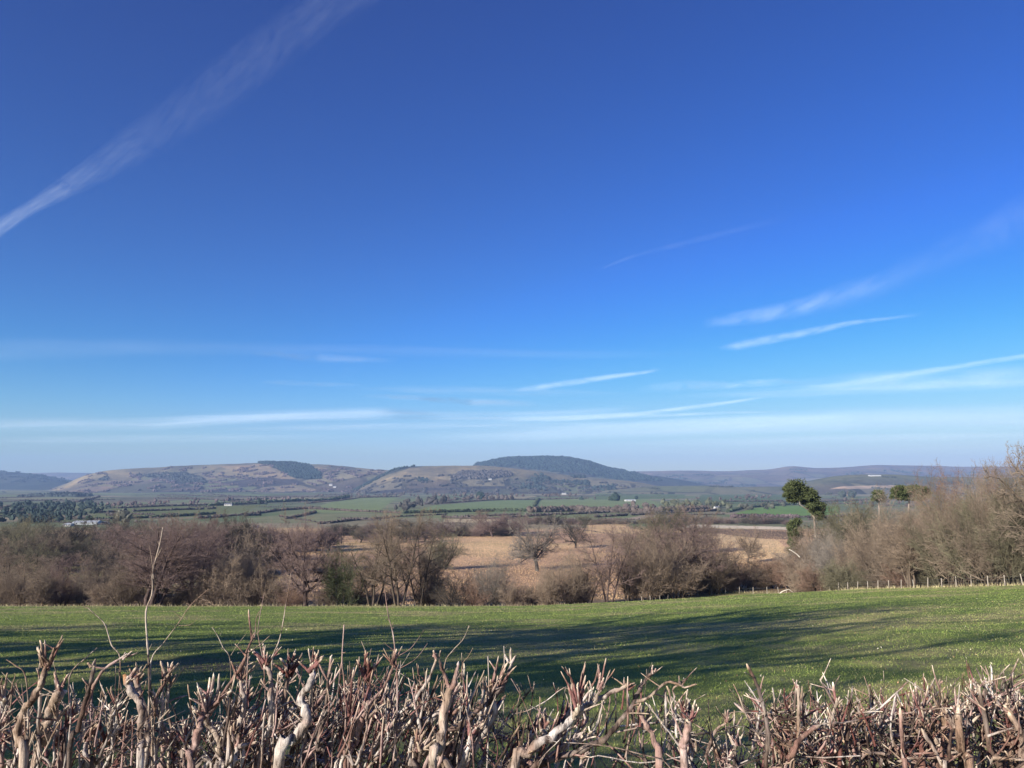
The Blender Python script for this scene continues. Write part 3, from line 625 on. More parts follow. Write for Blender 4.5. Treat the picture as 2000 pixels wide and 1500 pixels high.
# pale broken limbs
def limb(pts, Yd, r, label, clr=(.55, .5, .42)):
    t = Tubes(); w = [at(a, b, Yd) for a, b in pts]; n = len(w)
    t.add(w, [r * (1 - .6 * i / (n - 1)) for i in range(n)], 6, [clr] * n, True)
    o = link('broken_branch', t.build('broken_branch', .1), M_rush); tag(o, label, 'branch'); return o
limb([(1519, 1163), (1528, 1155), (1540, 1151), (1548, 1156), (1556, 1163)], 140, .12, 'pale fallen branch arched at the foot of the thicket by the first fence posts')
limb([(1562, 1088), (1556, 1082), (1547, 1076), (1541, 1073)], 146, .13, 'pale broken branch sticking out left beneath the pine')

# trees out of the picture on the left whose shadows cross the meadow
for i, (x, y, h, k) in enumerate([(-24, 4, 20, 'shade'), (-23, -8, 14, 'shade'), (-18, 1, 11, 'shade'), (-31, 10, 17, 'shade'), (-27, -3, 16, 'shade'), (-38, 22, 10, 'shade'), (-52, 30, 8, 'shade')]):
    p = P[k][i % len(P[k])]; o = empty('bare_tree', (x, y, gz(x, y) - .1), i * 1.3); s = h / p['H']; o.scale = (s, s, s)
    for nm, mt in (('trunk', M_bark), ('crown', M_twig)):
        c = link(nm, p[nm], mt, o); c.color = (.2, .16, .12, 1)
    tag(o, 'bare roadside tree standing out of view left of the hedge, %s along the lane' % ['first', 'second', 'third', 'fourth', 'fifth', 'sixth', 'seventh', 'eighth', 'ninth', 'tenth', 'eleventh'][i], 'tree', 'roadside trees left of the view')

# ---------------------------------------------------------------- pines
def needle_clump(V, T, Cc, c, r, rnd, n=150, L=.28, flat=.6):
    for i in range(n):
        d = Vector((rnd.gauss(0, 1), rnd.gauss(0, 1), rnd.gauss(0, 1))).normalized()
        q = Vector(c) + Vector((d.x, d.y, d.z * flat)) * r * rnd.random() ** .5 * rnd.uniform(.7, 1.5)
        e = (d + Vector((rnd.gauss(0, .5), rnd.gauss(0, .5), .3 + rnd.gauss(0, .4)))).normalized()
        s = e.cross(Vector((rnd.random() - .5, rnd.random() - .5, rnd.random() - .5))).normalized() * L * .38
        o = len(V); V += [q - s, q + s, q + e * L * (1 + rnd.random())]; T.append((o, o + 1, o + 2))
        g = .6 + .7 * rnd.random(); Cc += [(.074 * g, .088 * g, .036 * g)] * 3
def pine(px, Yd, trunk, limbs, clumps, label, name='scots_pine', fill=None):
    rnd = random.Random(int(px)); base = at(trunk[0][0], trunk[0][1], Yd); base.z = gz(base.x, Yd) - .2
    root = empty(name, base); tag(root, label, 'pine tree')
    t = Tubes(); pts = [base.copy() - base] + [at(a, b, Yd) - base for a, b in trunk]
    t.add(pts, [.30 - .17 * i / (len(pts) - 1) for i in range(len(pts))], 8, [(.25, .20, .165)] * len(pts))
    link('trunk', t.build('pine_trunk', .1), M_rush, root)
    for L in limbs:
        t = Tubes(); w = [at(a, b, Yd + dy) - base for a, b, dy in L]
        t.add(w, [.16 - .1 * i / (len(w) - 1) for i in range(len(w))], 6, [(.33, .29, .25)] * len(w)); link('limb', t.build('pine_limb', .1), M_rush, root)
    V = []; T = []; Cc = []
    for a, b, dy, rp in clumps:
        for q in range(6): needle_clump(V, T, Cc, at(a + rnd.gauss(0, .5) * rp, b + rnd.gauss(0, .36) * rp, Yd + dy + rnd.gauss(0, .8)) - base, rp * rnd.uniform(.55, 1.1) / F * Yd, rnd, int(60 + rp * rp * 1.3), .26, .6)
    if fill:
        xs = [p[0] for p in fill]; yy = [p[1] for p in fill]; k = 0
        while k < 80:
            a, b = rnd.uniform(min(xs), max(xs)), rnd.uniform(min(yy), max(yy))
            if inpoly(np.array([a]), np.array([b]), fill)[0]: needle_clump(V, T, Cc, at(a, b, Yd + rnd.gauss(0, 1.3)) - base, rnd.uniform(3.5, 6.5) / F * Yd, rnd, 95, .26, .6); k += 1
    link('foliage', mesh_np('pine_foliage', [tuple(v) for v in V], [np.array(T)], Cc, False), M_needle, root)
    return root
pine(1595, 160, [(1595, 1070), (1592, 1040), (1590, 1010), (1582, 1000), (1576, 990)],
     [[(1582, 1000, 0), (1590, 1002, .5), (1600, 1003, 1)], [(1576, 990, 0), (1572, 985, 0), (1574, 970, .5), (1568, 955, 1)], [(1578, 995, 0), (1562, 985, -1), (1561, 968, -1.5), (1555, 966, -1.5)], [(1576, 990, 0), (1588, 978, 1), (1592, 970, 1.5)]],
     [(1545, 952, -1, 9), (1555, 948, 0, 11), (1563, 953, .5, 11), (1548, 962, -.5, 9), (1540, 966, -1, 7), (1572, 960, 1, 11), (1580, 968, .5, 11), (1587, 975, 1, 9), (1590, 987, 0, 9), (1598, 985, 1, 8), (1601, 995, .5, 7), (1584, 987, -1, 9), (1574, 975, 1, 10), (1597, 1002, 0, 6), (1600, 1005, .5, 7), (1603, 1012, .5, 5), (1588, 998, -.5, 7), (1545, 976, 0, 6), (1553, 973, 0, 7), (1566, 967, 0, 9), (1537, 955, 0, 5)],
     'leaning pine with dark green flat-topped crown and bare pale trunk above the thicket',
     fill=[(1535, 957), (1540, 948), (1552, 942), (1565, 944), (1578, 952), (1590, 962), (1600, 975), (1608, 995), (1605, 1010), (1594, 1003), (1584, 990), (1570, 982), (1555, 977), (1540, 979)])
o = pine(1552, 158, [(1553, 1080), (1552, 1050), (1551, 1025)], [], [(1548, 1022, 0, 8), (1557, 1020, 0, 7), (1552, 1034, 0, 10), (1547, 1044, 0, 7), (1556, 1046, 0, 8), (1545, 1032, 0, 6), (1558, 1035, 0, 6), (1551, 1056, 0, 7), (1547, 1064, 0, 6), (1556, 1068, 0, 5), (1551, 1074, 0, 6)], 'small bright green ivy-clad tree just left of the pine trunk', 'ivy_clad_tree'); o['category'] = 'tree'
pine(1775, 168, [(1772, 1040), (1774, 1000), (1776, 975)], [[(1776, 975, 0), (1800, 972, 0), (1814, 978, 0)], [(1776, 975, 0), (1755, 968, 0)]],
     [(1750, 960, 0, 8), (1760, 957, 1, 9), (1771, 962, 0, 9), (1782, 957, 0, 9), (1793, 956, 1, 8), (1804, 958, 0, 7), (1764, 969, 0, 8), (1800, 966, 0, 6), (1747, 967, 0, 6), (1808, 968, 0, 5)],
     'pine with wide flat dark crown showing over the bare thicket', fill=[(1742, 962), (1752, 952), (1790, 950), (1812, 956), (1816, 968), (1800, 976), (1765, 976), (1748, 972)])
pine(1717, 172, [(1718, 1030), (1717, 995), (1716, 975)], [], [(1712, 964, 0, 7), (1720, 966, 0, 7), (1716, 972, 1, 7), (1724, 974, 0, 5), (1708, 972, 0, 5)], 'small dark pine top left of the wide flat one')

# ---------------------------------------------------------------- stock fence along the right of the meadow
fence = empty('fence', (55, 85, gz(55, 85))); tag(fence, 'post and wire stock fence running along the foot of the right-hand thicket', 'fence')
fpath = [(60, 50), (57.5, 68), (55, 85), (52.5, 108), (50, 130), (47.5, 143), (42, 149), (34, 147.5), (27, 139), (21, 132.5)]
cum = [0]
for (a, b), (c, d) in zip(fpath, fpath[1:]): cum.append(cum[-1] + math.hypot(c - a, d - b))
def fp(s): return float(np.interp(s, cum, [p[0] for p in fpath])), float(np.interp(s, cum, [p[1] for p in fpath]))
fl = Vector(fence.location); tops = []; s = 0; k = 0; rf = random.Random(4)
while s < cum[-1]:
    x, y = fp(s); z = gz(x, y); h = 1.12 + rf.uniform(-.1, .12); lx, ly = rf.gauss(0, .05), rf.gauss(0, .05)
    t = Tubes(); b = Vector((x, y, z)) - fl
    t.add([b + Vector((0, 0, -.3)), b + Vector((lx * .5, ly * .5, h * .5)), b + Vector((lx, ly, h)), b + Vector((lx, ly, h + .05))], [.062, .06, .058, .03], 7, None, True)
    link('post', t.build('fence_post', .08), M_wood, fence); tops.append((x, y, z)); s += 2.75 + rf.uniform(-.15, .15)
for hh in (.35, .65, .95):
    t = Tubes(); t.add([Vector((x, y, z + hh)) - fl for x, y, z in tops], [.004] * len(tops), 4); link('wire', t.build('fence_wire'), M_wire, fence)

# ---------------------------------------------------------------- far farmland: copses, hedges, woods, farms
rw = np.random.RandomState(3)
def blobs(centres, name, label, cat, clr, kind='stuff', seed=0, jitter=.3):
    """many small ragged tree crowns; centres (n,4): x,y,z,r"""
    rs = np.random.RandomState(seed)
    a = (1 + 5 ** .5) / 2
    B = np.array([(-1, a, 0), (1, a, 0), (-1, -a, 0), (1, -a, 0), (0, -1, a), (0, 1, a), (0, -1, -a), (0, 1, -a), (a, 0, -1), (a, 0, 1), (-a, 0, -1), (-a, 0, 1)], float); B /= np.linalg.norm(B[0])
    Ft = np.array([(0, 11, 5), (0, 5, 1), (0, 1, 7), (0, 7, 10), (0, 10, 11), (1, 5, 9), (5, 11, 4), (11, 10, 2), (10, 7, 6), (7, 1, 8), (3, 9, 4), (3, 4, 2), (3, 2, 6), (3, 6, 8), (3, 8, 9), (4, 9, 5), (2, 4, 11), (6, 2, 10), (8, 6, 7), (9, 8, 1)])
    c = np.asarray(centres, float); n = len(c)
    V = B[None] * (1 + rs.uniform(-jitter, jitter, (n, 12, 1))) * c[:, None, 3:4] * rs.uniform(.75, 1.25, (n, 1, 3)) + c[:, None, :3]
    T = (Ft[None] + (np.arange(n) * 12)[:, None, None]).reshape(-1, 3)
    Cc = np.array(clr)[None, None] * rs.uniform(.7, 1.3, (n, 1, 1)) * np.ones((1, 12, 1))
    o = link(name, mesh_np(name, V.reshape(-1, 3), [T], Cc.reshape(-1, 3), False), M_far); return tag(o, label, cat, None, kind)
def on_ground(px, py, Y0=500, Y1=4200, off=0):
    ysr = np.exp(np.linspace(math.log(Y0), math.log(Y1), 700)); dx, dz = ray(px, py)
    g = ground_z(dx * ysr, ysr) - (EYE + dz * ysr); i = int(np.argmax(g > 0))
    if g[i] <= 0: i = len(ysr) - 1
    y = float(ysr[i]); return dx * y, y, gz(dx * y, y)
def hedge_line(pts, hpx, n, clr, label, seed, name='hedgerow'):
    cs = []; rs = np.random.RandomState(seed); P3 = [on_ground(*p) for p in pts]
    seglen = [math.dist(a[:2], b[:2]) for a, b in zip(P3, P3[1:])]; tot = sum(seglen)
    for a, b, L in zip(P3, P3[1:], seglen):
        m = max(2, int(n * 4.2 * L / tot))
        for j in range(m):
            t = (j + rs.rand() * .8) / m; x = a[0] + (b[0] - a[0]) * t; y = a[1] + (b[1] - a[1]) * t
            h = hpx / F * y * rs.uniform(.45, 1.05); m = m; z = gz(x, y)
            for q in range(2): cs.append((x + rs.uniform(-1, 1) * h * .5, y + rs.uniform(-2, 2), z + h * rs.uniform(.15, .7), h * rs.uniform(.38, .55)))
    return blobs(cs, name, label, 'hedgerow', clr, None, seed)
BR = (.095, .075, .065); GN = (.06, .075, .045); DG = (.028, .045, .030); PU = (.115, .085, .085)
hedge_line([(410, 988), (520, 982), (640, 978), (680, 972)], 6, 90, GN, 'dark slanting hedgerow on the left of the upper green field', 1)
hedge_line([(430, 1010), (500, 1004), (540, 998), (600, 994), (690, 999), (790, 1003)], 5, 120, BR, 'curving hedgerow below the left green field', 2)
hedge_line([(560, 1014), (590, 1008), (617, 1001)], 5, 40, BR, 'short dark hedge slanting up to the left green field', 3)
hedge_line([(170, 1016), (260, 1013), (330, 1010), (420, 1004)], 5, 80, GN, 'hedgerow along the lower left olive fields', 4)
hedge_line([(230, 993), (300, 990), (400, 987), (520, 984)], 4, 80, BR, 'thin hedgerow on the upper side of the left olive fields', 5)
hedge_line([(785, 1003), (880, 1001), (960, 999), (1035, 999)], 6, 110, GN, 'bushy hedgerow under the central green field', 6)
hedge_line([(1035, 1001), (1120, 999), (1200, 1001), (1290, 1002), (1380, 998)], 11, 170, BR, 'thick brown hedgerow along the bottom of the right green field', 7)
hedge_line([(1037, 999), (1044, 988), (1052, 976)], 3.4, 260, GN, 'straight thin hedge dividing the two central green fields', 8)
hedge_line([(850, 984), (950, 978), (1050, 976), (1150, 974)], 3, 110, BR, 'low hedge along the top of the central green fields', 9)
hedge_line([(600, 984), (700, 973), (780, 971)], 3, 60, BR, 'low hedge along the top of the left green field', 10)
hedge_line([(1420, 1001), (1450, 993), (1500, 988), (1560, 986)], 5, 150, GN, 'hedgerow curving round the bright green field left of the pine', 11)
hedge_line([(1430, 1012), (1500, 1012), (1560, 1012)], 8, 60, PU, 'purplish hedgerow below the bright green field', 12)
hedge_line([(620, 1024), (700, 1016), (760, 1013)], 5, 50, BR, 'broken hedge line in the pale fields left of centre', 13)
def copse(poly, n, hpx, clr, label, seed, cat='copse', name='copse', kind='stuff'):
    rs = np.random.RandomState(seed); xs = [p[0] for p in poly]; ysp = [p[1] for p in poly]; cs = []
    while len(cs) < n:
        a, b = rs.uniform(min(xs), max(xs)), rs.uniform(min(ysp), max(ysp))
        if not inpoly(np.array([a]), np.array([b]), poly)[0]: continue
        x, y, z = on_ground(a, b); h = hpx / F * y * rs.uniform(.7, 1.1)
        cs.append((x, y, z + h * .5, h * .45)); cs.append((x + rs.uniform(-.3, .3) * h, y, z + h * .8, h * .26)); cs.append((x + rs.uniform(-.4, .4) * h, y, z + h * .3, h * .34))
    return blobs(cs, name, label, cat, clr, kind, seed, .4)
copse([(765, 1001), (775, 988), (800, 980), (880, 978), (880, 982), (850, 988), (800, 998)], 60, 14, (.065, .06, .055), 'dark copse filling the dip between the two green fields', 21)
copse([(830, 977), (900, 975), (1000, 974), (1000, 977), (900, 979)], 60, 9, BR, 'brown trees in a band behind the central green field', 22)
copse([(1278, 992), (1300, 984), (1400, 984), (1430, 992), (1420, 998), (1300, 998)], 90, 13, (.085, .09, .055), 'olive copse of rounded trees right of the farm', 23)
copse([(1400, 1000), (1420, 992), (1560, 985), (1560, 990), (1480, 996)], 50, 10, (.08, .08, .06), 'grey-green trees above the bright field left of the pine', 24)
copse([(1195, 1000), (1200, 992), (1260, 988), (1290, 998)], 35, 12, BR, 'brown scrubby trees between the green field and the olive copse', 25)
copse([(0, 1024), (0, 990), (60, 985), (170, 985), (220, 992), (175, 1008), (150, 1018), (60, 1024)], 620, 10, (.030, .044, .038), 'dark mixed conifer wood filling the valley on the far left', 26, 'wood', 'wood')
copse([(-300, 1024), (-300, 985), (0, 985), (0, 1024)], 150, 14, (.032, .050, .045), 'conifer wood out to the left of the frame', 27, 'wood', 'wood')
copse([(150, 990), (230, 982), (420, 978), (600, 975), (600, 979), (420, 984), (240, 990)], 150, 7, PU, 'purplish woodland band under the left hill', 28, 'wood', 'wood')
copse([(1360, 975), (1450, 970), (1560, 968), (1560, 972), (1400, 979)], 90, 6, BR, 'brown tree belt in the fields under the right hills', 29, 'wood', 'wood')
copse([(1600, 990), (1640, 975), (1850, 970), (1950, 975), (1950, 995)], 120, 9, BR, 'hazy woodland showing over the thicket on the right', 30, 'wood', 'wood')
copse([(600, 970), (760, 966), (1000, 966), (1150, 968), (1150, 971), (800, 971)], 160, 6, BR, 'brown tree belt below the middle hill', 34, 'wood', 'wood')
cs = []; rs = np.random.RandomState(77)
for k in range(95):
    py = rs.uniform(962, 1016); px = rs.uniform(-120, 1600); ln = rs.uniform(60, 260); sl = rs.uniform(-.06, .06) if rs.rand() < .75 else rs.uniform(-.3, .3); hp = rs.uniform(2.0, 6.0) * (py - 930) / 60
    if any(inpoly(np.array([px + ln * q]), np.array([py + sl * ln * q]), pp)[0] for q in (0, .25, .5, .75, 1) for pp in ([(595, 1001), (640, 982), (700, 972), (780, 970), (760, 984), (735, 1001)], [(785, 1003), (850, 986), (980, 975), (1265, 973), (1290, 985), (1280, 1000)], [(1420, 1008), (1470, 993), (1520, 988), (1640, 988), (1640, 1008)])): continue
    nn = int(ln / 1.6); P0 = on_ground(px, py); P1 = on_ground(px + ln, py + sl * ln)
    gap = rs.rand() * .4
    for j in range(nn):
        t = j / nn
        if vnoise(t * 9 + k, k * 3.3) < gap: continue
        x = P0[0] + (P1[0] - P0[0]) * t; y = P0[1] + (P1[1] - P0[1]) * t; h = hp / F * y * rs.uniform(.4, 1.1); cs.append((x, y, gz(x, y) + h * .4, h * .42))
blobs(cs, 'distant_hedges', 'network of thin brown hedges across the hazy valley floor', 'hedges', (.085, .07, .065), 'stuff', 78)
def spot(px, py, hpx, clr, label, seed, cat='tree', conifer=False, wpx=None):
    x, y, z = on_ground(px, py); h = hpx / F * y; w = (wpx or hpx * .7) / F * y; rs = np.random.RandomState(seed); cs = []
    for j in range(26):
        t = rs.rand(); rr_ = w * .5 * ((1 - t) if conifer else math.sqrt(max(.05, 1 - (2 * t - 1.0) ** 2)) * .8)
        an = rs.rand() * 6.28; cs.append((math.cos(an) * rr_ * .7, math.sin(an) * rr_ * .7, h * (.12 + .82 * t), w * (.10 + .14 * (1 - t if conifer else 1 - abs(t - .5)))))
    root = empty('conifer' if conifer else 'round_tree', (x, y, z)); tag(root, label, cat)
    c = blobs(cs, 'crown', None, None, clr, None, seed, .35); c.parent = root
    t = Tubes(); t.add([Vector((0, 0, -.3)), Vector((0, 0, h * .3)), Vector((0, 0, h * .6))], [w * .06, w * .05, w * .02], 6, [(.12, .1, .08)] * 3); link('trunk', t.build('far_trunk'), M_far, root)
spot(1136, 976, 7, DG, 'small solitary dark conifer above the green field', 1, conifer=True, wpx=9)
spot(1202, 978, 16, DG, 'large pyramid-shaped dark conifer above the right green field', 2, conifer=True, wpx=24)
spot(1190, 978, 9, GN, 'low round tree against the left side of the pyramid conifer', 3)
spot(1243, 975, 6, DG, 'round dark tree right of the white barn', 4, wpx=8)
spot(1162, 976, 6, BR, 'small brown tree between the two dark conifers', 5)
spot(938, 975, 13, DG, 'dark rounded evergreen above the central green field', 6, wpx=18)
spot(506, 987, 14, (.04, .055, .045), 'left of two upright dark trees on the left farmland', 7, wpx=8)
spot(520, 987, 15, (.04, .055, .045), 'right of two upright dark trees on the left farmland', 8, wpx=7)
spot(240, 1020, 20, (.12, .115, .085), 'pale olive round tree behind the left wood near the farm sheds', 9, wpx=34)
spot(174, 1020, 12, DG, 'dark tree standing behind the long farm sheds', 10, wpx=16)
spot(411, 1016, 9, DG, 'tiny dark bush at the top of the left wood', 11, wpx=5)
spot(1645, 972, 14, (.05, .06, .05), 'left of two dark round trees beyond the pine', 12, wpx=16)
spot(1664, 972, 13, (.05, .06, .05), 'right of two dark round trees beyond the pine', 13, wpx=18)
# trees scattered over the hillsides
def hill_blobs(key, n, seed, rng=(5, 11), tmin=.02, tmax=.5, clr=PU, label='', polys=None, lines=0):
    uu, tt, Xv, Yv, Zv, PXv, PYv, T = hill_fn[key]; rs = np.random.RandomState(seed); cs = []
    it = 0
    while len(cs) < n and it < n * 60:
        it += 1
        i = rs.randint(0, np.searchsorted(tt, tmax)); j = rs.randint(0, len(uu) - 1)
        if tt[i] < tmin: continue
        if polys is not None:
            a, b = PXv[i, j], PYv[i, j]
            if not any(inpoly(np.array([a]), np.array([b]), p)[0] for p in polys): continue
            m = 1
        else: m = rs.randint(5, 34)
        ang = rs.uniform(-.5, .5); x0, y0 = Xv[i, j], Yv[i, j]
        for q in range(m):
            f = min(max(j + q * (.28 if polys is None else 0) + rs.uniform(-.5, .5), 0), len(uu) - 1.01); jj = int(f)
            ii = min(max(i + int(round(q * ang * .3)), 0), len(tt) - 2)
            r = rs.uniform(*rng); fi = rs.rand()
            X_ = Xv[ii, jj] * (1 - (f - jj)) + Xv[ii, jj + 1] * (f - jj); Y_ = Yv[ii, jj] * (1 - fi) + Yv[ii + 1, jj] * fi; Z_ = Zv[ii, jj] * (1 - fi) + Zv[ii + 1, jj] * fi
            if Z_ < ground_z(X_, Y_) - 3: continue
            cs.append((X_, Y_, Z_ + r * .6, r))
    if cs: blobs(cs, 'woodland', label, 'woodland', clr, 'stuff', seed)
hill_blobs('main_left', 4500, 1, (3, 6.5), .02, .7, PU, 'scattered hedges and trees over the lower main left hill')
hill_blobs('mid_hill', 2500, 2, (3, 6), .02, .5, (.07, .065, .06), 'scattered hedges and trees over the lower middle hill')
hill_blobs('right_far', 2500, 3, (5, 11), .02, .55, (.05, .06, .055), 'scattered woods over the far right hills')
hill_blobs('right_mid', 900, 4, (2.5, 5), .02, .9, (.06, .065, .05), 'hedges and trees over the near right green hill')
hill_blobs('left_spur', 1400, 5, (4, 8), .02, .95, (.045, .055, .05), 'dark trees on the low spur at far left')
hill_blobs('main_left', 1300, 6, (6, 10), .3, 1.0, (.026, .042, .038), 'dark conifer plantation wrapped over the crest of the left hill', [[(500, 903), (560, 903), (600, 909), (625, 925), (624, 936), (600, 937), (575, 934), (560, 926), (530, 912)]])
hill_blobs('main_left', 420, 7, (5, 9), .1, .9, (.05, .055, .05), 'small dark woods on the flank of the left hill', [[(330, 937), (350, 925), (390, 932), (402, 944), (360, 944)], [(192, 939), (205, 931), (211, 939)], [(260, 930), (330, 925), (380, 932), (330, 936)]])
hill_blobs('forest_mountain', 3800, 8, (7, 13), .35, 1.02, (.024, .040, .036), 'dark conifer forest covering the highest mountain', [[(925, 912), (930, 907), (1000, 893), (1110, 893), (1190, 914), (1300, 940), (1220, 940), (1100, 925), (1000, 912)]])
hill_blobs('mid_hill', 420, 9, (5, 8), .2, 1.0, (.085, .075, .072), 'brown wood across the middle hill below the forest', [[(880, 934), (900, 922), (990, 921), (1005, 930), (960, 936), (890, 937)]])
hill_blobs('mid_hill', 260, 10, (4, 7), .1, 1.0, (.03, .045, .038), 'dark wood and hedge climbing the left edge of the middle hill', [[(680, 962), (705, 950), (740, 932), (770, 916), (810, 911), (765, 920), (735, 938), (700, 957)], [(813, 942), (818, 934), (835, 937), (838, 942)]])
hill_blobs('mid_hill', 330, 12, (5, 9), .05, 1.0, (.032, .045, .042), 'dark woods on the right flank of the middle hill', [[(1025, 945), (1040, 928), (1060, 927), (1080, 940), (1150, 942), (1150, 948)], [(1115, 930), (1135, 926), (1145, 935), (1120, 934)], [(1000, 955), (1020, 948), (1060, 950), (1070, 958)], [(1130, 958), (1200, 948), (1205, 960)]])
hill_blobs('left_blue', 3000, 13, (5, 8), .2, 1.0, (.03, .045, .045), 'dark forest on the steep hill at far left')

# farm buildings
def house(px, py, wpx, hpx, label, roof=M_slate, wall=M_white, dep=8, gable='x', hillkey=None, name='farmhouse', cat='house', chim=True, rz=.15):
    if hillkey:
        uu, tt, Xv, Yv, Zv, PXv, PYv, T = hill_fn[hillkey]; k = np.argmin((PXv - px) ** 2 + (PYv - py) ** 2 * 4 + (T > 1) * 1e6); k = np.unravel_index(k, PXv.shape); x, y, z = Xv[k], Yv[k], Zv[k]
    else: x, y, z = on_ground(px, py)
    w = wpx / F * y; h = hpx / F * y; d = dep; eave = h * .62
    root = empty(name, (x, y, z), rz); tag(root, label, cat)
    V = []; Fc = []; bm_box(V, Fc, -w / 2, w / 2, 0, d, -2, eave)
    o = len(V); V += [(-w / 2, 0, eave), (-w / 2, d, eave), (-w / 2, d / 2, h * .98), (w / 2, 0, eave), (w / 2, d, eave), (w / 2, d / 2, h * .98)]
    me = bpy.data.meshes.new('wall'); me.from_pydata(V, [], Fc + [[o, o + 2, o + 1], [o + 3, o + 4, o + 5]]); link('wall', me, wall, root)
    e = .3; t = .15
    V = [(-w / 2 - e, -e, eave - .1), (w / 2 + e, -e, eave - .1), (w / 2 + e, d / 2, h), (-w / 2 - e, d / 2, h), (w / 2 + e, d + e, eave - .1), (-w / 2 - e, d + e, eave - .1)]
    V += [(a, b, c + t) for a, b, c in V]
    Fr = [[0, 1, 2, 3], [3, 2, 4, 5], [6, 9, 8, 7], [9, 11, 10, 8], [0, 6, 7, 1], [5, 4, 10, 11], [0, 3, 9, 6], [3, 5, 11, 9], [1, 7, 8, 2], [2, 8, 10, 4]]
    me = bpy.data.meshes.new('roof'); me.from_pydata(V, [], Fr); rf_ = link('roof', me, roof, root)
    if chim:
        V = []; Fc = []; bm_box(V, Fc, w * .36, w * .36 + .9, d / 2 - .45, d / 2 + .45, h - .3, h + 1.1); me = bpy.data.meshes.new('chimney'); me.from_pydata(V, [], Fc); link('chimney', me, M_stone, rf_)
    for i in range(3):
        V = []; Fc = []; xx = -w * .33 + i * w * .33; bm_box(V, Fc, xx - .5, xx + .5, -.03, .05, eave * .4, eave * .4 + 1.2); me = bpy.data.meshes.new('window'); me.from_pydata(V, [], Fc); link('window', me, M_glass, root)
    return root
house(165, 1025, 44, 7, 'long low grey farm shed at the edge of the left wood', M_sheet, M_sheet, 14, name='farm_shed', cat='shed', chim=False)
house(130, 1028, 13, 5, 'small bright white shed left of the long grey one', M_sheet, M_white, 9, name='farm_shed', cat='shed', chim=False)
house(204, 1024, 9, 5, 'little white outbuilding right of the long grey shed', M_slate, M_white, 6, name='farm_shed', cat='shed', chim=False)
house(445, 988, 14, 5, 'white farmhouse among the fields under the left hill')
house(498, 1032, 7, 5, 'small white building in the trees left of centre', chim=False)
house(1402, 994, 9, 5, 'pale cottage below the olive copse')
house(1232, 979, 20, 3.2, 'long low white barn right of the pyramid conifer', M_sheet, M_white, 12, name='barn', cat='barn', chim=False)
house(1102, 966, 8, 4, 'white house in the trees under the forested mountain')
house(35, 984, 6, 6, 'leftmost white gabled house in the wooded far-left valley', hillkey='left_spur')
house(62, 984, 9, 6, 'middle white house with pale gable in the far-left valley', hillkey='left_spur')
house(80, 982, 11, 4, 'long grey-walled house in the far-left valley', wall=M_stone, hillkey='left_spur')
house(647, 949, 6, 4.5, 'bright white house on the slope between the two hills', hillkey='main_left')
house(654, 953, 6, 3.5, 'pale farm building just below the bright white hillside house', hillkey='main_left')
house(615, 971, 6, 4.5, 'white cottage at the foot of the left hill', hillkey='main_left')
house(605, 935, 6, 3, 'tiny white cottage near the plantation', hillkey='main_left') if False else None
house(958, 938, 6, 4, 'white farm under the brown wood on the middle hill', hillkey='mid_hill')
house(1222, 949, 7, 5, 'white house shining in the valley right of the mountain', hillkey='right_far')
house(1712, 930, 22, 2.4, 'long white sheds on the green hill beyond the pine', M_sheet, M_white, 20, hillkey='right_mid', name='farm_shed', cat='shed', chim=False, rz=0)

# ---------------------------------------------------------------- grass and rushes
def blades(n, seed, name, label, cat, sampler, hfun, wfun, colf, mat, lean=.5):
    rs = np.random.RandomState(seed); X_, Y_ = sampler(rs, n); Z_ = ground_z(X_, Y_); n = len(X_)
    h = hfun(rs, X_, Y_); w = wfun(rs, X_, Y_); a = rs.rand(n) * 6.28; dx, dy = np.cos(a) * w, np.sin(a) * w
    la = rs.rand(n) * 6.28; lx, ly = np.cos(la) * h * lean * rs.rand(n), np.sin(la) * h * lean * rs.rand(n)
    V = np.stack([np.stack([X_ - dx, Y_ - dy, Z_ - .01], -1), np.stack([X_ + dx, Y_ + dy, Z_ - .01], -1), np.stack([X_ + lx, Y_ + ly, Z_ + h], -1)], 1).reshape(-1, 3)
    C_ = np.repeat(colf(rs, X_, Y_), 3, axis=0)
    o = link(name, mesh_np(name, V, [np.arange(3 * n).reshape(-1, 3)], C_, False), mat); return tag(o, label, cat, None, 'stuff')
def samp_meadow(rs, n):
    y = np.exp(rs.uniform(math.log(2.6), math.log(118), n)); x = rs.uniform(-.75, .75, n) * y
    k = inpoly(x, y, meadow_poly) & (poly_d(x, y, edge_pts) > .5); return x[k], y[k]
def gcol(rs, x, y):
    n1 = fbm(x * .12, y * .12, 4); b = np.array([.196, .248, .060])[None] * rs.uniform(.8, 1.2, (len(x), 1)); d = np.array([.33, .30, .14])[None] * rs.uniform(.8, 1.2, (len(x), 1))
    k = (rs.rand(len(x)) < np.clip(.06 + (n1 - .45) * 1.6, .04, .5))[:, None]; return np.where(k, d, b)
blades(330000, 5, 'grass', 'short green meadow grass with pale dead blades', 'grass', samp_meadow,
       lambda rs, x, y: rs.uniform(.012, .036, len(x)) * (1 + y * .012) * np.where(rs.rand(len(x)) < .015, 2.4, 1), lambda rs, x, y: .0018 + .00036 * y * rs.uniform(.5, 1.2, len(x)), gcol, M_blade, 1.8)
def samp_rush(rs, n):
    y = np.exp(rs.uniform(math.log(150), math.log(620), n)); x = rs.uniform(-.72, .72, n) * y
    k = ~((x > 30) & (x / y > .28) & (y < 200)); return x[k], y[k]
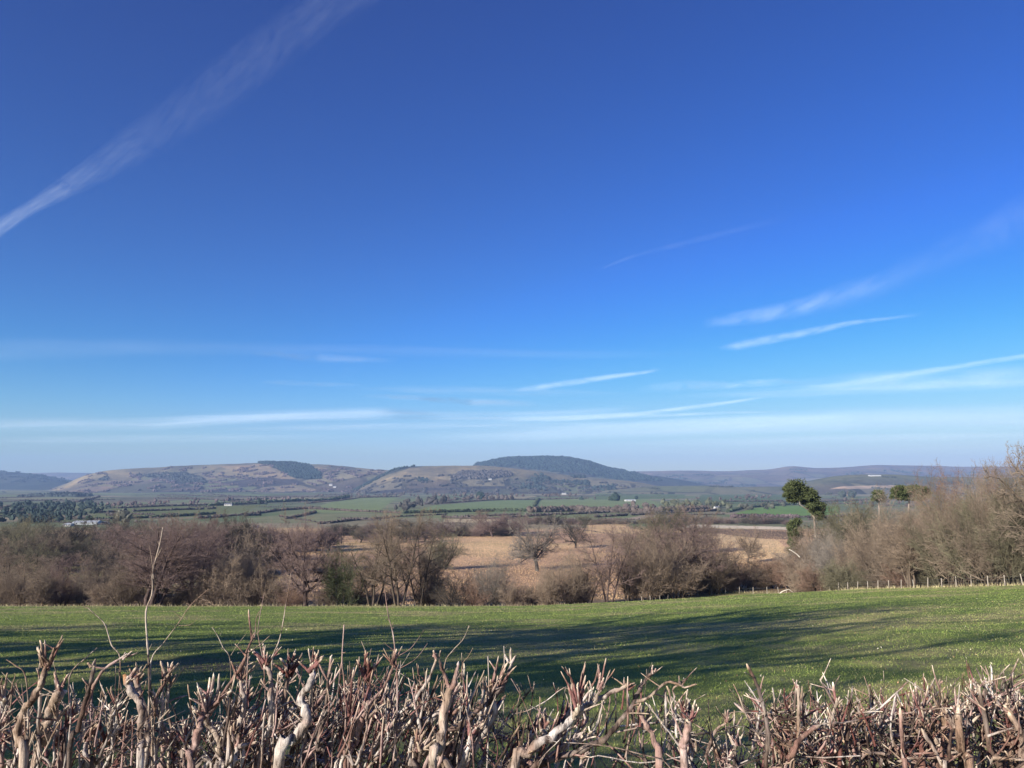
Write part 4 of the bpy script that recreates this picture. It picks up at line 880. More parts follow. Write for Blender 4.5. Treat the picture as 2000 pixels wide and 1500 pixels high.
def rcol(rs, x, y):
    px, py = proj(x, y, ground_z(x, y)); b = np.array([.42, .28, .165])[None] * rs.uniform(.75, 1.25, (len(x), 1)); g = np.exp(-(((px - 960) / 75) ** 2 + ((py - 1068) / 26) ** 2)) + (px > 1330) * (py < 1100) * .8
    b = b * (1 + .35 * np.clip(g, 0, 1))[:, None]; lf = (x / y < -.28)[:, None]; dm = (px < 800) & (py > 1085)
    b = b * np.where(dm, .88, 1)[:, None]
    return np.where(lf, b * np.array([.62, .68, .6])[None], b)
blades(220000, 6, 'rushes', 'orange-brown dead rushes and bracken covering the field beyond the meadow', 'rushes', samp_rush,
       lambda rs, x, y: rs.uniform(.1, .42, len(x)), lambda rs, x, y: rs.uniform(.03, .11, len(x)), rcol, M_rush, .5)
def samp_edge(rs, n):
    x = rs.uniform(-95, 75, n); y = rs.uniform(80, 160, n); d = poly_d(x, y, edge_pts); k = d < 1.6 * rs.rand(len(x)) ; return x[k], y[k]
blades(160000, 8, 'long_grass', 'rough straw-coloured grass fringing the far edge of the meadow', 'grass', samp_edge,
       lambda rs, x, y: rs.uniform(.15, .5, len(x)), lambda rs, x, y: rs.uniform(.015, .04, len(x)), lambda rs, x, y: np.array([.42, .36, .2])[None] * rs.uniform(.6, 1.2, (len(x), 1)), M_blade, .6)
def samp_lit(rs, n):
    y = np.concatenate([rs.uniform(1.9, 4.5, n // 2), np.exp(rs.uniform(math.log(4.5), math.log(60), n - n // 2))]); x = rs.uniform(-.8, .8, len(y)) * (y + .6); k = inpoly(x, y, meadow_poly); return x[k], y[k]
blades(4200, 9, 'leaf_litter', 'pale dead leaves and flecks lying in the meadow grass', 'leaves', samp_lit,
       lambda rs, x, y: rs.uniform(.015, .04, len(x)), lambda rs, x, y: .012 + .0006 * y * rs.rand(len(x)), lambda rs, x, y: np.where((rs.rand(len(x)) < .4)[:, None], np.array([.75, .68, .5])[None], np.array([.38, .22, .13])[None]) * rs.uniform(.7, 1.2, (len(x), 1)), M_rush, 1.5)

# ---------------------------------------------------------------- the cut hawthorn hedge in front
def bark_mat():
    m, nt, b = newmat('hedge_bark'); a = attr(nt); b.inputs['Roughness'].default_value = .75; b.inputs['Specular IOR Level'].default_value = .3
    n1 = noise(nt, 75, 6, .75, stretch=(1, 1, .22), dist=.6); n2 = noise(nt, 9, 3, .6)
    c = mix(nt, a.outputs['Color'], ramp(nt, n1, [(.38, (.20, .16, .15)), (.47, (.85, .82, .79)), (.62, (1.45, 1.43, 1.38))]), 1.0, 'MULTIPLY')
    c = mix(nt, c, ramp(nt, n2, [(.38, (.55, .44, .38)), (.58, (1.08, 1.08, 1.08))]), 1.0, 'MULTIPLY')
    nt.links.new(c, b.inputs['Base Color']); bump(nt, b, n1, .9, .006); return m
M_hedge = bark_mat()
GREY = (.47, .43, .40); TANB = (.40, .33, .265); PINK = (.34, .235, .215); RED = (.21, .10, .095); DARK = (.11, .085, .075); CREAM = (.80, .71, .56); ORANGE = (.55, .30, .14)
rh = random.Random(12)
TOPX = [0, 100, 250, 400, 600, 800, 900, 1000, 1200, 1280, 1400, 1480, 1600, 1700, 1850, 1950, 2000]; TOPY = [1378, 1368, 1378, 1374, 1338, 1342, 1350, 1370, 1350, 1360, 1400, 1385, 1385, 1390, 1375, 1350, 1355]
topy = lambda x: float(np.interp(x, TOPX, TOPY))
plants = []
PL_LAB = ['hedge plant at the far left of the hedge, thick tan stems with few shoots', 'hedge plant with an orange cut stump face under the tallest thin shoot', 'hedge plant with a wide fan of pale cut spikes, left part of hedge',
          'hedge plant with two thick grey S-shaped stems left of centre', 'hedge plant at centre with tall slender side-branched shoot above reddish spikes', 'hedge plant with a stem ending in a V of two blunt spikes',
          'hedge plant with low stems laid over to the right, brushy spikes on top', 'hedge plant with sparse crooked dark stems over open grass', 'hedge plant with pale-topped dark upright stem, sparse stretch right of centre',
          'bushy dark hedge plant starting the dense right-hand tangle', 'hedge plant in the dense tangle with a reddish upright stem', 'hedge plant in the dense tangle with a thick blunt stump', 'hedge plant at the far right rising highest, black twigs on top']
PL_X = [60, 250, 400, 590, 760, 890, 1080, 1270, 1440, 1560, 1690, 1840, 1985]
for i, x in enumerate(PL_X):
    Yp = 1.62; w = at(x, 1500, Yp); o = empty('hedge_plant', (w.x, Yp, gz(w.x, Yp)))
    tag(o, PL_LAB[i], 'hedge plant', 'hedge plants of the cut hedge'); plants.append(dict(o=o, loc=Vector(o.location), px=x, tw=Tubes(), sh=Tubes()))
def plant_for(x): return min(plants, key=lambda p: abs(p['px'] - x))
def cat(pts, k=4):
    out = []; n = len(pts)
    for i in range(n - 1):
        p0 = pts[max(i - 1, 0)]; p1 = pts[i]; p2 = pts[i + 1]; p3 = pts[min(i + 2, n - 1)]
        for j in range(k):
            t = j / k; out.append(.5 * ((2 * p1) + (p2 - p0) * t + (2 * p0 - 5 * p1 + 4 * p2 - p3) * t * t + (3 * p1 - p0 - 3 * p2 + p3) * t ** 3))
    out.append(pts[-1].copy()); return out
def lerpc(a, b, t): return tuple(a[i] * (1 - t) + b[i] * t for i in range(3))
def shoot(T, p, d, L, r, c, tipc=CREAM, seg=4, bend=.18):
    q = p.copy(); pts = [q.copy()]; d = d.normalized(); rr = [r * 1.15]; cs = [c]
    b = Vector((rh.gauss(0, bend), rh.gauss(0, bend), rh.gauss(0, bend * .5) + .08))
    for i in range(seg):
        d = (d + b / seg + Vector((rh.gauss(0, .07), rh.gauss(0, .07), rh.gauss(0, .07)))).normalized()
        q = q + d * L / seg; pts.append(q.copy()); rr.append(r * (1 - .38 * (i + 1) / seg) * (1 + rh.uniform(-.12, .12))); cs.append(c)
    pts.append(q + d * min(L * .12, r * 3.5) + Vector((rh.gauss(0, 1), rh.gauss(0, 1), 0)) * r * .3); rr.append(r * rh.uniform(.12, .4)); cs[-1] = lerpc(c, tipc, .6); cs.append(tipc)
    T.add(pts, rr, 5, cs, True); return q, d
def burst(T, p, D, n, Lpx, rpx, Y, spread=.5, c=PINK):
    s = Y / F
    for i in range(n):
        d = (D.normalized() + Vector((rh.gauss(0, spread), rh.gauss(0, spread * .8), rh.gauss(0, spread * .35)))).normalized()
        if d.z < -.1: d.z *= -.5
        cc = rh.choice([c, c, lerpc(c, GREY, .6), lerpc(c, RED, .6), TANB]); L = Lpx * rh.uniform(.3, .95) * s; r = rpx * rh.uniform(.55, 1.15) * s
        q, dd = shoot(T, p + d * r * .5 + Vector((rh.gauss(0, 1), rh.gauss(0, 1), rh.gauss(0, 1))) * s * rpx * .9, d, L, r, cc)
        if rh.random() < .55 and L > 22 * s:
            for m in range(rh.randint(1, 3)):
                f = rh.uniform(.3, .9); pp = p.lerp(q, f); shoot(T, pp, (dd + Vector((rh.gauss(0, .8), rh.gauss(0, .8), rh.gauss(.1, .4)))), L * rh.uniform(.2, .45), r * .6, cc, seg=3)
def stem(pts, r0, r1, Y=1.55, c=GREY, n=0, L=60, rs_=3.2, D=None, spread=.45, dY=0.0, cutc=CREAM, down=True, bc=PINK, side=2, name='stem', tall=True):
    """pts in photo pixels; becomes a gnarled tapering stem with cut shoots"""
    x0 = pts[0][0]; pl = plant_for(x0); root = pl['loc']; s = Y / F
    r0 *= .70; r1 *= .66
    W = [at(a, b, Y + dY * i / max(1, len(pts) - 1) + rh.uniform(-.012, .012)) for i, (a, b) in enumerate(pts)]
    if down:
        b0 = Vector((root.x * .5 + W[0].x * .5 + rh.uniform(-.03, .03), root.y + rh.uniform(-.1, .1), root.z - .03)); W = [b0, b0.lerp(W[0], .5) + Vector((rh.gauss(0, .03), rh.gauss(0, .02), 0))] + W
    k = 5; P3 = cat(W, k); m = len(P3); nb = 2 * k if down else 0
    rad = []; cols = []
    for i in range(m):
        t = max(0, (i - nb)) / max(1, m - 1 - nb); r = (r0 + (r1 - r0) * t) * s * (1 + rh.uniform(-.2, .2))
        if i < nb: r = r0 * s * (1.5 - .5 * i / nb)
        rad.append(r); cols.append(lerpc(c, rh.choice([GREY, TANB, DARK, PINK]), rh.random() * .4))
    wob = Vector((0, 0, 0))
    for i in range(1, m): wob = wob * .7 + Vector((rh.gauss(0, 1), rh.gauss(0, 1), rh.gauss(0, 1))) * rad[i] * .24; P3[i] = P3[i] + wob * (1 if r0 > 3 else 1.6)
    # torn, splayed end
    tip = P3[-1]; dd = (P3[-1] - P3[-3]).normalized()
    P3.append(tip + dd * r1 * s * 2.2); rad.append(rad[-1] * .3); cols[-1] = lerpc(cols[-1], cutc, .5); cols.append(cutc)
    T = Tubes(); T.add([p - root for p in P3], rad, 9 if r0 > 5 else 7, cols, True); S = Tubes(); any_ = False
    L *= .85 if tall else 1
    if n: burst(S, tip - root, D if D is not None else (dd + Vector((0, 0, .5))), n, L, rs_, Y, spread, bc); any_ = True
    for i in range(side):       # short snags along the stem
        f = rh.randint(nb + 1, m - 1) if m - 1 > nb + 1 else m - 1; d = Vector((rh.gauss(0, .8), rh.gauss(0, .6), rh.uniform(.1, 1)))
        shoot(T, P3[f] - root, d, rh.uniform(15, 55) * s, rh.uniform(1.1, 2.3) * s, rh.choice([PINK, GREY, TANB]), seg=3)
    so_ = link(name, T.build('hedge_stem', .16, rh.randint(0, 9999)), M_hedge, pl['o'])
    if any_: link('cut_shoots', S.build('cut_shoots', .08), M_hedge, so_)
    return P3
def whip(pts, r0, r1, Y=1.6, c=TANB, twigs=(), dY=0.0):
    if pts[0][1] > 1255 and abs(pts[-1][0] - pts[0][0]) < 260: pts = [(pts[0][0] + rh.uniform(-25, 5), 1540), (pts[0][0] + rh.uniform(-6, 6), pts[0][1] + 95)] + list(pts)
    pl = plant_for(pts[0][0]); root = pl['loc']; s = Y / F
    W = [at(a, b, Y + dY * i / (len(pts) - 1)) - root for i, (a, b) in enumerate(pts)]; P3 = cat(W, 4); m = len(P3)
    T = Tubes(); r0 *= .8; r1 *= .8; T.add(P3, [(r0 + (r1 - r0) * i / (m - 1)) * s * (1.25 if i % 4 == 0 else 1) for i in range(m)], 6, [lerpc(c, GREY, rh.random() * .5) for _ in P3])
    o = link('long_shoot', T.build('long_shoot'), M_hedge, pl['o'])
    for tw in twigs:
        T = Tubes(); W = [at(a, b, Y) - root for a, b in tw]; P4 = cat(W, 3); T.add(P4, [r1 * s * (1.15 - .7 * i / (len(P4) - 1)) for i in range(len(P4))], 5, [c] * len(P4)); link('side_twig', T.build('side_twig'), M_hedge, o)
    for i in range(3, m - 1, 2):    # buds and thorns
        if rh.random() < .5:
            T = Tubes(); d = Vector((rh.gauss(0, 1), rh.gauss(0, .6), rh.random() * .8)).normalized(); L = rh.uniform(4, 13) * s; T.add([P3[i], P3[i] + d * L * .6, P3[i] + d * L + Vector((0, 0, L * .2))], [r1 * s * .9, r1 * s * .7, r1 * s * .3], 4, [c] * 3); link('side_twig', T.build('bud_twig'), M_hedge, o)
# -- stems traced from what stands where
U = Vector((.05, 0, 1))
stem([(46, 1530), (36, 1450), (48, 1392), (66, 1358), (84, 1326), (92, 1300)], 11, 7, 1.45, TANB, 9, 75, 3.5, U, .5)
stem([(60, 1540), (82, 1450), (92, 1400), (108, 1368), (116, 1356)], 13, 12, 1.5, TANB, 4, 45, 4, U, .5)
stem([(70, 1520), (72, 1440), (78, 1370), (80, 1330)], 5, 4, 1.5, GREY, 4, 40, 2.5, U, .4)
stem([(132, 1520), (150, 1430), (166, 1370), (182, 1305)], 7, 5, 1.45, DARK, 3, 18, 3, U, .4, cutc=GREY)
stem([(150, 1430), (175, 1360), (198, 1312), (236, 1286)], 5, 3.5, 1.47, PINK, 3, 30, 2.5, Vector((1, 0, .7)), .3, down=False)
stem([(-10, 1520), (-5, 1440), (4, 1390), (8, 1365)], 9, 7, 1.5, GREY, 6, 70, 3, Vector((.5, 0, 1)), .4)
stem([(270, 1540), (276, 1450), (276, 1385), (262, 1355), (252, 1334)], 9, 11, 1.45, GREY, 5, 45, 4.5, U, .7, cutc=ORANGE)
stem([(285, 1520), (290, 1440), (272, 1350), (268, 1325)], 6, 7, 1.5, GREY, 4, 45, 3.5, U, .4)
stem([(300, 1530), (292, 1440), (300, 1380), (325, 1330)], 5, 4, 1.55, PINK, 8, 55, 2.8, Vector((.4, 0, 1)), .4)
stem([(345, 1540), (352, 1470), (330, 1400), (330, 1340)], 6, 4, 1.6, GREY, 5, 45, 2.8, U, .35)
stem([(380, 1550), (376, 1470), (388, 1420), (398, 1396)], 11, 10, 1.42, PINK, 16, 95, 4.2, Vector((.1, 0, 1)), .55, bc=PINK)
stem([(405, 1400), (442, 1345), (472, 1300), (484, 1270), (495, 1240)], 6, 2.5, 1.44, PINK, 0, down=False, side=5)
stem([(420, 1540), (432, 1460), (410, 1420), (402, 1400)], 8, 6, 1.5, TANB, 6, 60, 3, Vector((.4, 0, 1)), .4)
stem([(470, 1540), (462, 1440), (475, 1370), (470, 1330)], 7, 5, 1.5, GREY, 8, 55, 3, U, .4)
stem([(540, 1530), (575, 1445), (600, 1402), (590, 1368), (603, 1336), (612, 1312)], 15, 9, 1.42, GREY, 15, 50, 3.8, U, .5, bc=RED)
stem([(500, 1540), (522, 1440), (528, 1370), (530, 1325), (516, 1302)], 8, 6, 1.5, GREY, 10, 50, 3.4, U, .5, bc=RED)
stem([(520, 1530), (545, 1440), (556, 1370), (562, 1320)], 9, 6, 1.55, GREY, 14, 55, 3.2, Vector((.3, 0, 1)), .45, bc=RED)
stem([(640, 1540), (622, 1460), (636, 1380), (640, 1320)], 5, 4, 1.5, DARK, 5, 50, 3, U, .35)
stem([(672, 1540), (690, 1450), (712, 1392), (722, 1350), (716, 1322)], 9, 6, 1.5, PINK, 10, 55, 3.6, U, .45, bc=RED)
stem([(676, 1540), (678, 1470), (700, 1400), (745, 1350), (768, 1300)], 6, 3.5, 1.47, PINK, 6, 45, 3, U, .4)
stem([(660, 1545), (720, 1470), (760, 1435), (808, 1420), (850, 1398), (880, 1366)], 13, 8, 1.52, GREY, 6, 45, 3, Vector((.4, 0, 1)), .4, side=5)
stem([(855, 1550), (862, 1460), (866, 1402), (880, 1338)], 13, 10, 1.42, TANB, 0, cutc=DARK)
stem([(876, 1342), (868, 1318), (859, 1292)], 7, 3.5, 1.41, PINK, 0, down=False, cutc=GREY, side=0)
stem([(884, 1342), (890, 1320), (897, 1296)], 7, 3.5, 1.41, PINK, 0, down=False, cutc=GREY, side=0)
stem([(790, 1545), (850, 1450), (905, 1412), (945, 1380), (985, 1340), (998, 1300)], 12, 3.5, 1.5, DARK, 4, 40, 2.8, U, .4, side=7)
stem([(800, 1520), (822, 1440), (812, 1370), (838, 1325), (850, 1288)], 6, 4, 1.48, GREY, 4, 25, 2.8, U, .35)
stem([(905, 1540), (930, 1460), (965, 1400), (960, 1360)], 9, 6, 1.5, GREY, 12, 85, 3, Vector((.2, 0, 1)), .35)
stem([(1000, 1545), (1030, 1470), (1082, 1440), (1120, 1402), (1150, 1376), (1190, 1356), (1222, 1340)], 13, 5, 1.46, GREY, 5, 30, 3, Vector((1, 0, .5)), .3, side=4)
stem([(1122, 1402), (1128, 1385)], 7, 9, 1.45, TANB, 13, 90, 3.4, U, .35, down=False, bc=RED)
stem([(1160, 1372), (1170, 1345)], 4, 4, 1.46, TANB, 7, 60, 2.6, Vector((.3, 0, 1)), .35, down=False)
stem([(990, 1550), (1040, 1500), (1100, 1476), (1158, 1456), (1195, 1428), (1232, 1385), (1246, 1350), (1262, 1326), (1276, 1314)], 10, 4, 1.5, DARK, 4, 14, 3, Vector((.6, 0, 1)), .5, side=5)
stem([(1244, 1370), (1272, 1360), (1300, 1334), (1320, 1334), (1338, 1342), (1358, 1337)], 4.5, 2.2, 1.48, TANB, 0, down=False, side=3)
stem([(1290, 1545), (1278, 1450), (1262, 1415), (1247, 1395)], 9, 6, 1.5, PINK, 2, 30, 3, U, .5)
stem([(1340, 1540), (1335, 1450), (1345, 1412)], 13, 11, 1.42, PINK, 10, 55, 4, U, .5, bc=RED)
stem([(1322, 1440), (1318, 1380), (1313, 1350), (1322, 1338), (1340, 1326)], 3.2, 2.4, 1.5, GREY, 0, down=False)
stem([(1345, 1480), (1300, 1420), (1275, 1390), (1262, 1374)], 3, 1.8, 1.44, GREY, 0, down=False)
stem([(1300, 1430), (1301, 1390), (1299, 1350)], 4.5, 4, 1.5, GREY, 0, down=False)
stem([(1497, 1560), (1500, 1460), (1494, 1392), (1480, 1345), (1463, 1303)], 6, 4.5, 1.45, DARK, 0, side=5)
stem([(1492, 1455), (1460, 1400), (1434, 1338)], 3, 1.5, 1.48, TANB, 0, down=False, side=2)
stem([(1378, 1480), (1395, 1430), (1420, 1412)], 5, 3, 1.44, GREY, 4, 30, 2.5, U, .6, down=False)
stem([(1525, 1560), (1545, 1440), (1556, 1342)], 5, 4, 1.48, DARK, 3, 22, 2.5, U, .3)
stem([(1545, 1560), (1558, 1430), (1560, 1345)], 5.5, 4, 1.44, TANB, 1, 20, 2.5, U, .3)
stem([(1645, 1560), (1640, 1430), (1628, 1336)], 5, 3.5, 1.46, RED, 0, cutc=CREAM, side=5)
stem([(1632, 1380), (1604, 1330)], 3, 2, 1.47, DARK, 0, down=False, cutc=CREAM)
stem([(1540, 1480), (1560, 1445), (1595, 1420)], 9, 6, 1.4, PINK, 0, down=False)
stem([(1770, 1560), (1762, 1480), (1758, 1390)], 6, 5, 1.45, PINK, 0, side=4)
stem([(1885, 1570), (1880, 1470), (1872, 1392)], 12, 10, 1.42, TANB, 4, 25, 3, U, .6)
stem([(1845, 1560), (1838, 1490), (1805, 1430)], 5, 4.5, 1.42, GREY, 0)
stem([(1960, 1570), (1935, 1460), (1910, 1340)], 8, 4, 1.46, DARK, 4, 30, 3, U, .5, side=5)
stem([(2000, 1560), (1998, 1450), (1975, 1400)], 12, 8, 1.45, GREY, 6, 45, 3.5, Vector((-.4, 0, 1)), .5)
for a, b, c_, d_ in [(1935, 1400, 1958, 1330), (1958, 1395, 1978, 1320), (1830, 1400, 1834, 1335), (1700, 1390, 1696, 1340)]: stem([(a, b), ((a + c_) / 2 + 5, (b + d_) / 2), (c_, d_)], 3, 2, 1.5, DARK, 2, 12, 2, U, .6, down=False)
# -- thin whips
whip([(291, 1312), (288, 1258), (285, 1195), (297, 1160), (298, 1120), (306, 1085), (313, 1058), (318, 1030)], 2.6, .9, 1.5, TANB, [[(300, 1130), (296, 1090), (290, 1060)], [(306, 1090), (316, 1070)]])
whip([(295, 1292), (320, 1255), (350, 1215), (372, 1182), (408, 1150)], 1.8, .6, 1.52, TANB, [[(349, 1222), (372, 1220), (388, 1204)], [(352, 1206), (345, 1200), (337, 1194)], [(372, 1185), (368, 1180), (364, 1178)]])
whip([(235, 1288), (218, 1260), (206, 1222), (194, 1207), (180, 1195), (170, 1186)], 1.8, .7, 1.52, TANB)
whip([(450, 1292), (436, 1265), (424, 1240), (414, 1225)], 1.5, .6, 1.5, TANB, [[(451, 1280), (462, 1262), (482, 1236)]])
whip([(486, 1268), (498, 1240), (500, 1210), (506, 1195)], 1.8, .7, 1.5, PINK, [[(497, 1240), (488, 1222)], [(498, 1240), (512, 1228)]])
whip([(531, 1294), (545, 1252), (553, 1215), (558, 1182), (564, 1150), (568, 1120)], 1.9, .6, 1.5, TANB)
whip([(515, 1300), (504, 1240), (508, 1200), (516, 1160)], 1.4, .5, 1.55, PINK)
whip([(672, 1330), (668, 1292), (672, 1220)], 2.2, 1.4, 1.5, PINK)
whip([(776, 1340), (773, 1285), (767, 1235), (759, 1205), (755, 1180), (752, 1155)], 2.6, .8, 1.47, PINK, [[(770, 1270), (758, 1262), (749, 1254)], [(773, 1284), (800, 1268), (815, 1250), (828, 1230)], [(776, 1308), (805, 1292), (822, 1275), (835, 1256)], [(764, 1225), (768, 1215)]])
whip([(868, 1300), (885, 1270), (905, 1248), (916, 1222)], 1.4, .6, 1.5, TANB)
whip([(902, 1305), (915, 1282), (924, 1265)], 1.2, .5, 1.5, TANB)
whip([(648, 1500), (650, 1430), (658, 1370), (664, 1310), (668, 1290)], 1.6, .9, 1.5, PINK, [[(648, 1395), (635, 1388), (624, 1380)]])
whip([(985, 1290), (984, 1262)], 1.5, .7, 1.5, GREY); whip([(955, 1350), (953, 1282)], 2.0, 1.2, 1.5, GREY)
whip([(1010, 1390), (1016, 1350), (1003, 1330), (990, 1318)], 1.4, .6, 1.5, TANB)
whip([(1070, 1480), (1050, 1440), (1020, 1365), (998, 1325)], 1.8, .8, 1.48, PINK)
whip([(1110, 1345), (1065, 1370), (1030, 1388), (1000, 1395)], 1.6, .8, 1.5, GREY)
whip([(110, 1320), (104, 1290), (112, 1262)], 1.2, .5, 1.5, TANB); whip([(136, 1322), (168, 1285), (190, 1265)], 2.0, 1.0, 1.5, GREY); whip([(50, 1322), (30, 1300), (12, 1288)], 2, 1, 1.5, TANB)
whip([(1310, 1500), (1240, 1470), (1170, 1455), (1100, 1450)], 1.8, .9, 1.45, GREY); whip([(1150, 1480), (1250, 1490), (1330, 1478)], 1.8, 1.1, 1.5, GREY)
whip([(1420, 1400), (1470, 1392), (1540, 1394)], 1.2, .6, 1.55, GREY); whip([(1545, 1486), (1610, 1480), (1680, 1476)], 2.2, 1.3, 1.42, GREY)
# -- the crowd of further cut stems
def crowd(x0, x1, n, Ya, Yb, rlo, rhi, lean, cols, nb=(5, 12), Lb=52, tdrop=(8, 110)):
    for i in range(n):
        x = rh.uniform(x0, x1); Y_ = rh.uniform(Ya, Yb); ty = topy(x) + rh.uniform(*tdrop) + rh.uniform(0, 20); bx = x - lean * (1540 - ty) * rh.uniform(.4, 1.3)
        r = rh.uniform(rlo, rhi); mx = (x + bx) / 2 + rh.uniform(-18, 18)
        stem([(bx, 1545), (mx, (1545 + ty) / 2 + 20), (x - 4, ty + 30), (x, ty)], r * 1.25, r * .7, Y_, rh.choice(cols), rh.randint(*nb), Lb * rh.uniform(.6, 1.2), r * .5 + .6, Vector((lean * .8 + rh.gauss(0, .2), 0, 1)), .42, bc=rh.choice([PINK, RED, GREY]), tall=False)
crowd(-120, 460, 36, 1.45, 1.9, 2.5, 7, .25, [GREY, GREY, TANB, PINK, DARK])
crowd(440, 1000, 64, 1.42, 1.9, 2.5, 7.5, .62, [GREY, GREY, TANB, PINK, DARK])
crowd(1000, 1250, 12, 1.5, 1.85, 3, 6, .8, [GREY, DARK, DARK, PINK], tdrop=(10, 120))
crowd(1250, 1480, 8, 1.5, 1.85, 3, 6, -.1, [GREY, DARK, PINK], tdrop=(20, 110))
crowd(1480, 2120, 40, 1.42, 1.95, 2.5, 6.5, .05, [DARK, DARK, RED, PINK, TANB], nb=(5, 11), Lb=48, tdrop=(5, 110))
# -- crowd of straight upright cut shoots rising through the hedge
def uprights(x0, x1, n, lean, cols, Llo=60, Lhi=150):
    for i in range(n):
        x = rh.uniform(x0, x1); Y_ = rh.uniform(1.42, 1.9); s = Y_ / F; pl = plant_for(x); L = rh.uniform(Llo, Lhi); ty = topy(x) + rh.uniform(-34, 80)
        d = Vector((lean + rh.gauss(0, .22), rh.gauss(0, .12), 1)).normalized(); p = at(x - d.x / d.z * L, ty + L, Y_) - pl['loc']; c = rh.choice(cols)
        q, dd = shoot(pl['tw'], p, d, L * s / d.z, rh.uniform(1.3, 2.9) * s, c, rh.choice([CREAM, CREAM, GREY]), seg=5, bend=.12)
        for m in range(rh.randint(0, 2)): shoot(pl['tw'], p.lerp(q, rh.uniform(.35, .85)), dd + Vector((rh.gauss(0, .5), rh.gauss(0, .3), .2)), L * s * rh.uniform(.2, .45), 1.2 * s, c, seg=3)
uprights(-100, 450, 80, .15, [GREY, PINK, RED, DARK, TANB]); uprights(450, 1010, 170, .3, [GREY, PINK, PINK, RED, DARK, TANB]); uprights(1010, 1480, 60, .2, [PINK, RED, DARK, GREY], 40, 100); uprights(1480, 2120, 130, .0, [DARK, RED, PINK, GREY], 40, 100)
# -- tangle of thin twigs
def tangle(x0, x1, per100, cols, Llo, Lhi, rlo, rhi, up, drop=30, y1=1760):
    n = int((x1 - x0) / 100 * per100)
    for i in range(n):
        x = rh.uniform(x0, x1); y = topy(x) + drop + (y1 - topy(x) - drop) * rh.random() ** 1.25; Y_ = rh.uniform(1.42, 2.0); s = Y_ / F; pl = plant_for(x)
        d = Vector((rh.gauss(.15, .7), rh.gauss(0, .5), rh.gauss(up, .55))); L = rh.uniform(Llo, Lhi) * s; r = rh.uniform(rlo, rhi) * s; c = rh.choice(cols)
        p = at(x, y, Y_) - pl['loc']; q, dd = shoot(pl['tw'], p, d, L, r, c, rh.choice([CREAM, GREY, c]), seg=4, bend=.5)
        for m in range(rh.randint(0, 3)): shoot(pl['tw'], p.lerp(q, rh.uniform(.2, .9)), dd + Vector((rh.gauss(0, .9), rh.gauss(0, .7), rh.gauss(.2, .6))), L * rh.uniform(.25, .5), r * .65, c, seg=3)
tangle(-100, 480, 52, [GREY, PINK, DARK, DARK, RED, TANB], 30, 120, .6, 1.9, .5)
tangle(480, 1000, 85, [GREY, PINK, RED, DARK, DARK, TANB], 30, 120, .6, 2.0, .6)
tangle(1000, 1480, 38, [GREY, DARK, DARK, PINK], 40, 120, .8, 2.2, .3, 55)
tangle(1480, 2150, 230, [DARK, DARK, DARK, RED, RED, PINK, GREY, (.3, .24, .2)], 25, 90, .8, 2.6, .25, 5)
tangle(1480, 2150, 26, [GREY, TANB, PINK], 20, 60, 2.0, 4.0, .4, 30)
for p in plants:
    if p['tw'].b: tag(link('twigs', p['tw'].build('hedge_twigs', .05), M_hedge, p['o']), kind='stuff')

# ---------------------------------------------------------------- contrails and cirrus, high above everything
def cloud_mat(name, amax, sx, sy, lo, hi, seed):
    m = bpy.data.materials.new(name); m.use_nodes = True; nt = m.node_tree; nt.nodes.clear()
    out = nt.nodes.new('ShaderNodeOutputMaterial'); df = nt.nodes.new('ShaderNodeBsdfDiffuse'); df.inputs['Color'].default_value = (.80, .90, 1, 1)
    tl = nt.nodes.new('ShaderNodeBsdfTranslucent'); tl.inputs['Color'].default_value = (.80, .90, 1, 1); ad = nt.nodes.new('ShaderNodeMixShader'); ad.inputs[0].default_value = .35
    tr = nt.nodes.new('ShaderNodeBsdfTransparent'); mx = nt.nodes.new('ShaderNodeMixShader')
    uv = nt.nodes.new('ShaderNodeAttribute'); uv.attribute_name = 'strip'; sp = nt.nodes.new('ShaderNodeSeparateXYZ'); nt.links.new(uv.outputs['Vector'], sp.inputs[0])
    mp = nt.nodes.new('ShaderNodeMapping'); mp.inputs['Scale'].default_value = (sx, sy, 1); mp.inputs['Location'].default_value = (seed * 3.1, seed * 1.7, 0); nt.links.new(uv.outputs['Vector'], mp.inputs[0])
    n = nt.nodes.new('ShaderNodeTexNoise'); n.inputs['Scale'].default_value = 1; n.inputs['Detail'].default_value = 7; n.inputs['Roughness'].default_value = .6; n.inputs['Distortion'].default_value = .4; nt.links.new(mp.outputs[0], n.inputs['Vector'])
    nz = ramp(nt, n.outputs['Fac'], [(lo, (0, 0, 0)), (hi, (1, 1, 1))])
    # fade to nothing at both rims and both ends; z carries a hand-set density along the strip
    v = sp.outputs['Y']; f = math_(nt, 'MULTIPLY', math_(nt, 'MULTIPLY', v, math_(nt, 'SUBTRACT', 1.0, v)), 4.0); f = math_(nt, 'POWER', f, 2.2, True)
    a = math_(nt, 'MULTIPLY', f, nz); a = math_(nt, 'MULTIPLY', a, sp.outputs['Z']); a = math_(nt, 'MULTIPLY', a, amax, True)
    nt.links.new(a, mx.inputs[0]); nt.links.new(tr.outputs[0], mx.inputs[1]); nt.links.new(df.outputs[0], ad.inputs[1]); nt.links.new(tl.outputs[0], ad.inputs[2]); nt.links.new(ad.outputs[0], mx.inputs[2]); nt.links.new(mx.outputs[0], out.inputs['Surface'])
    return m
cseed = [0]
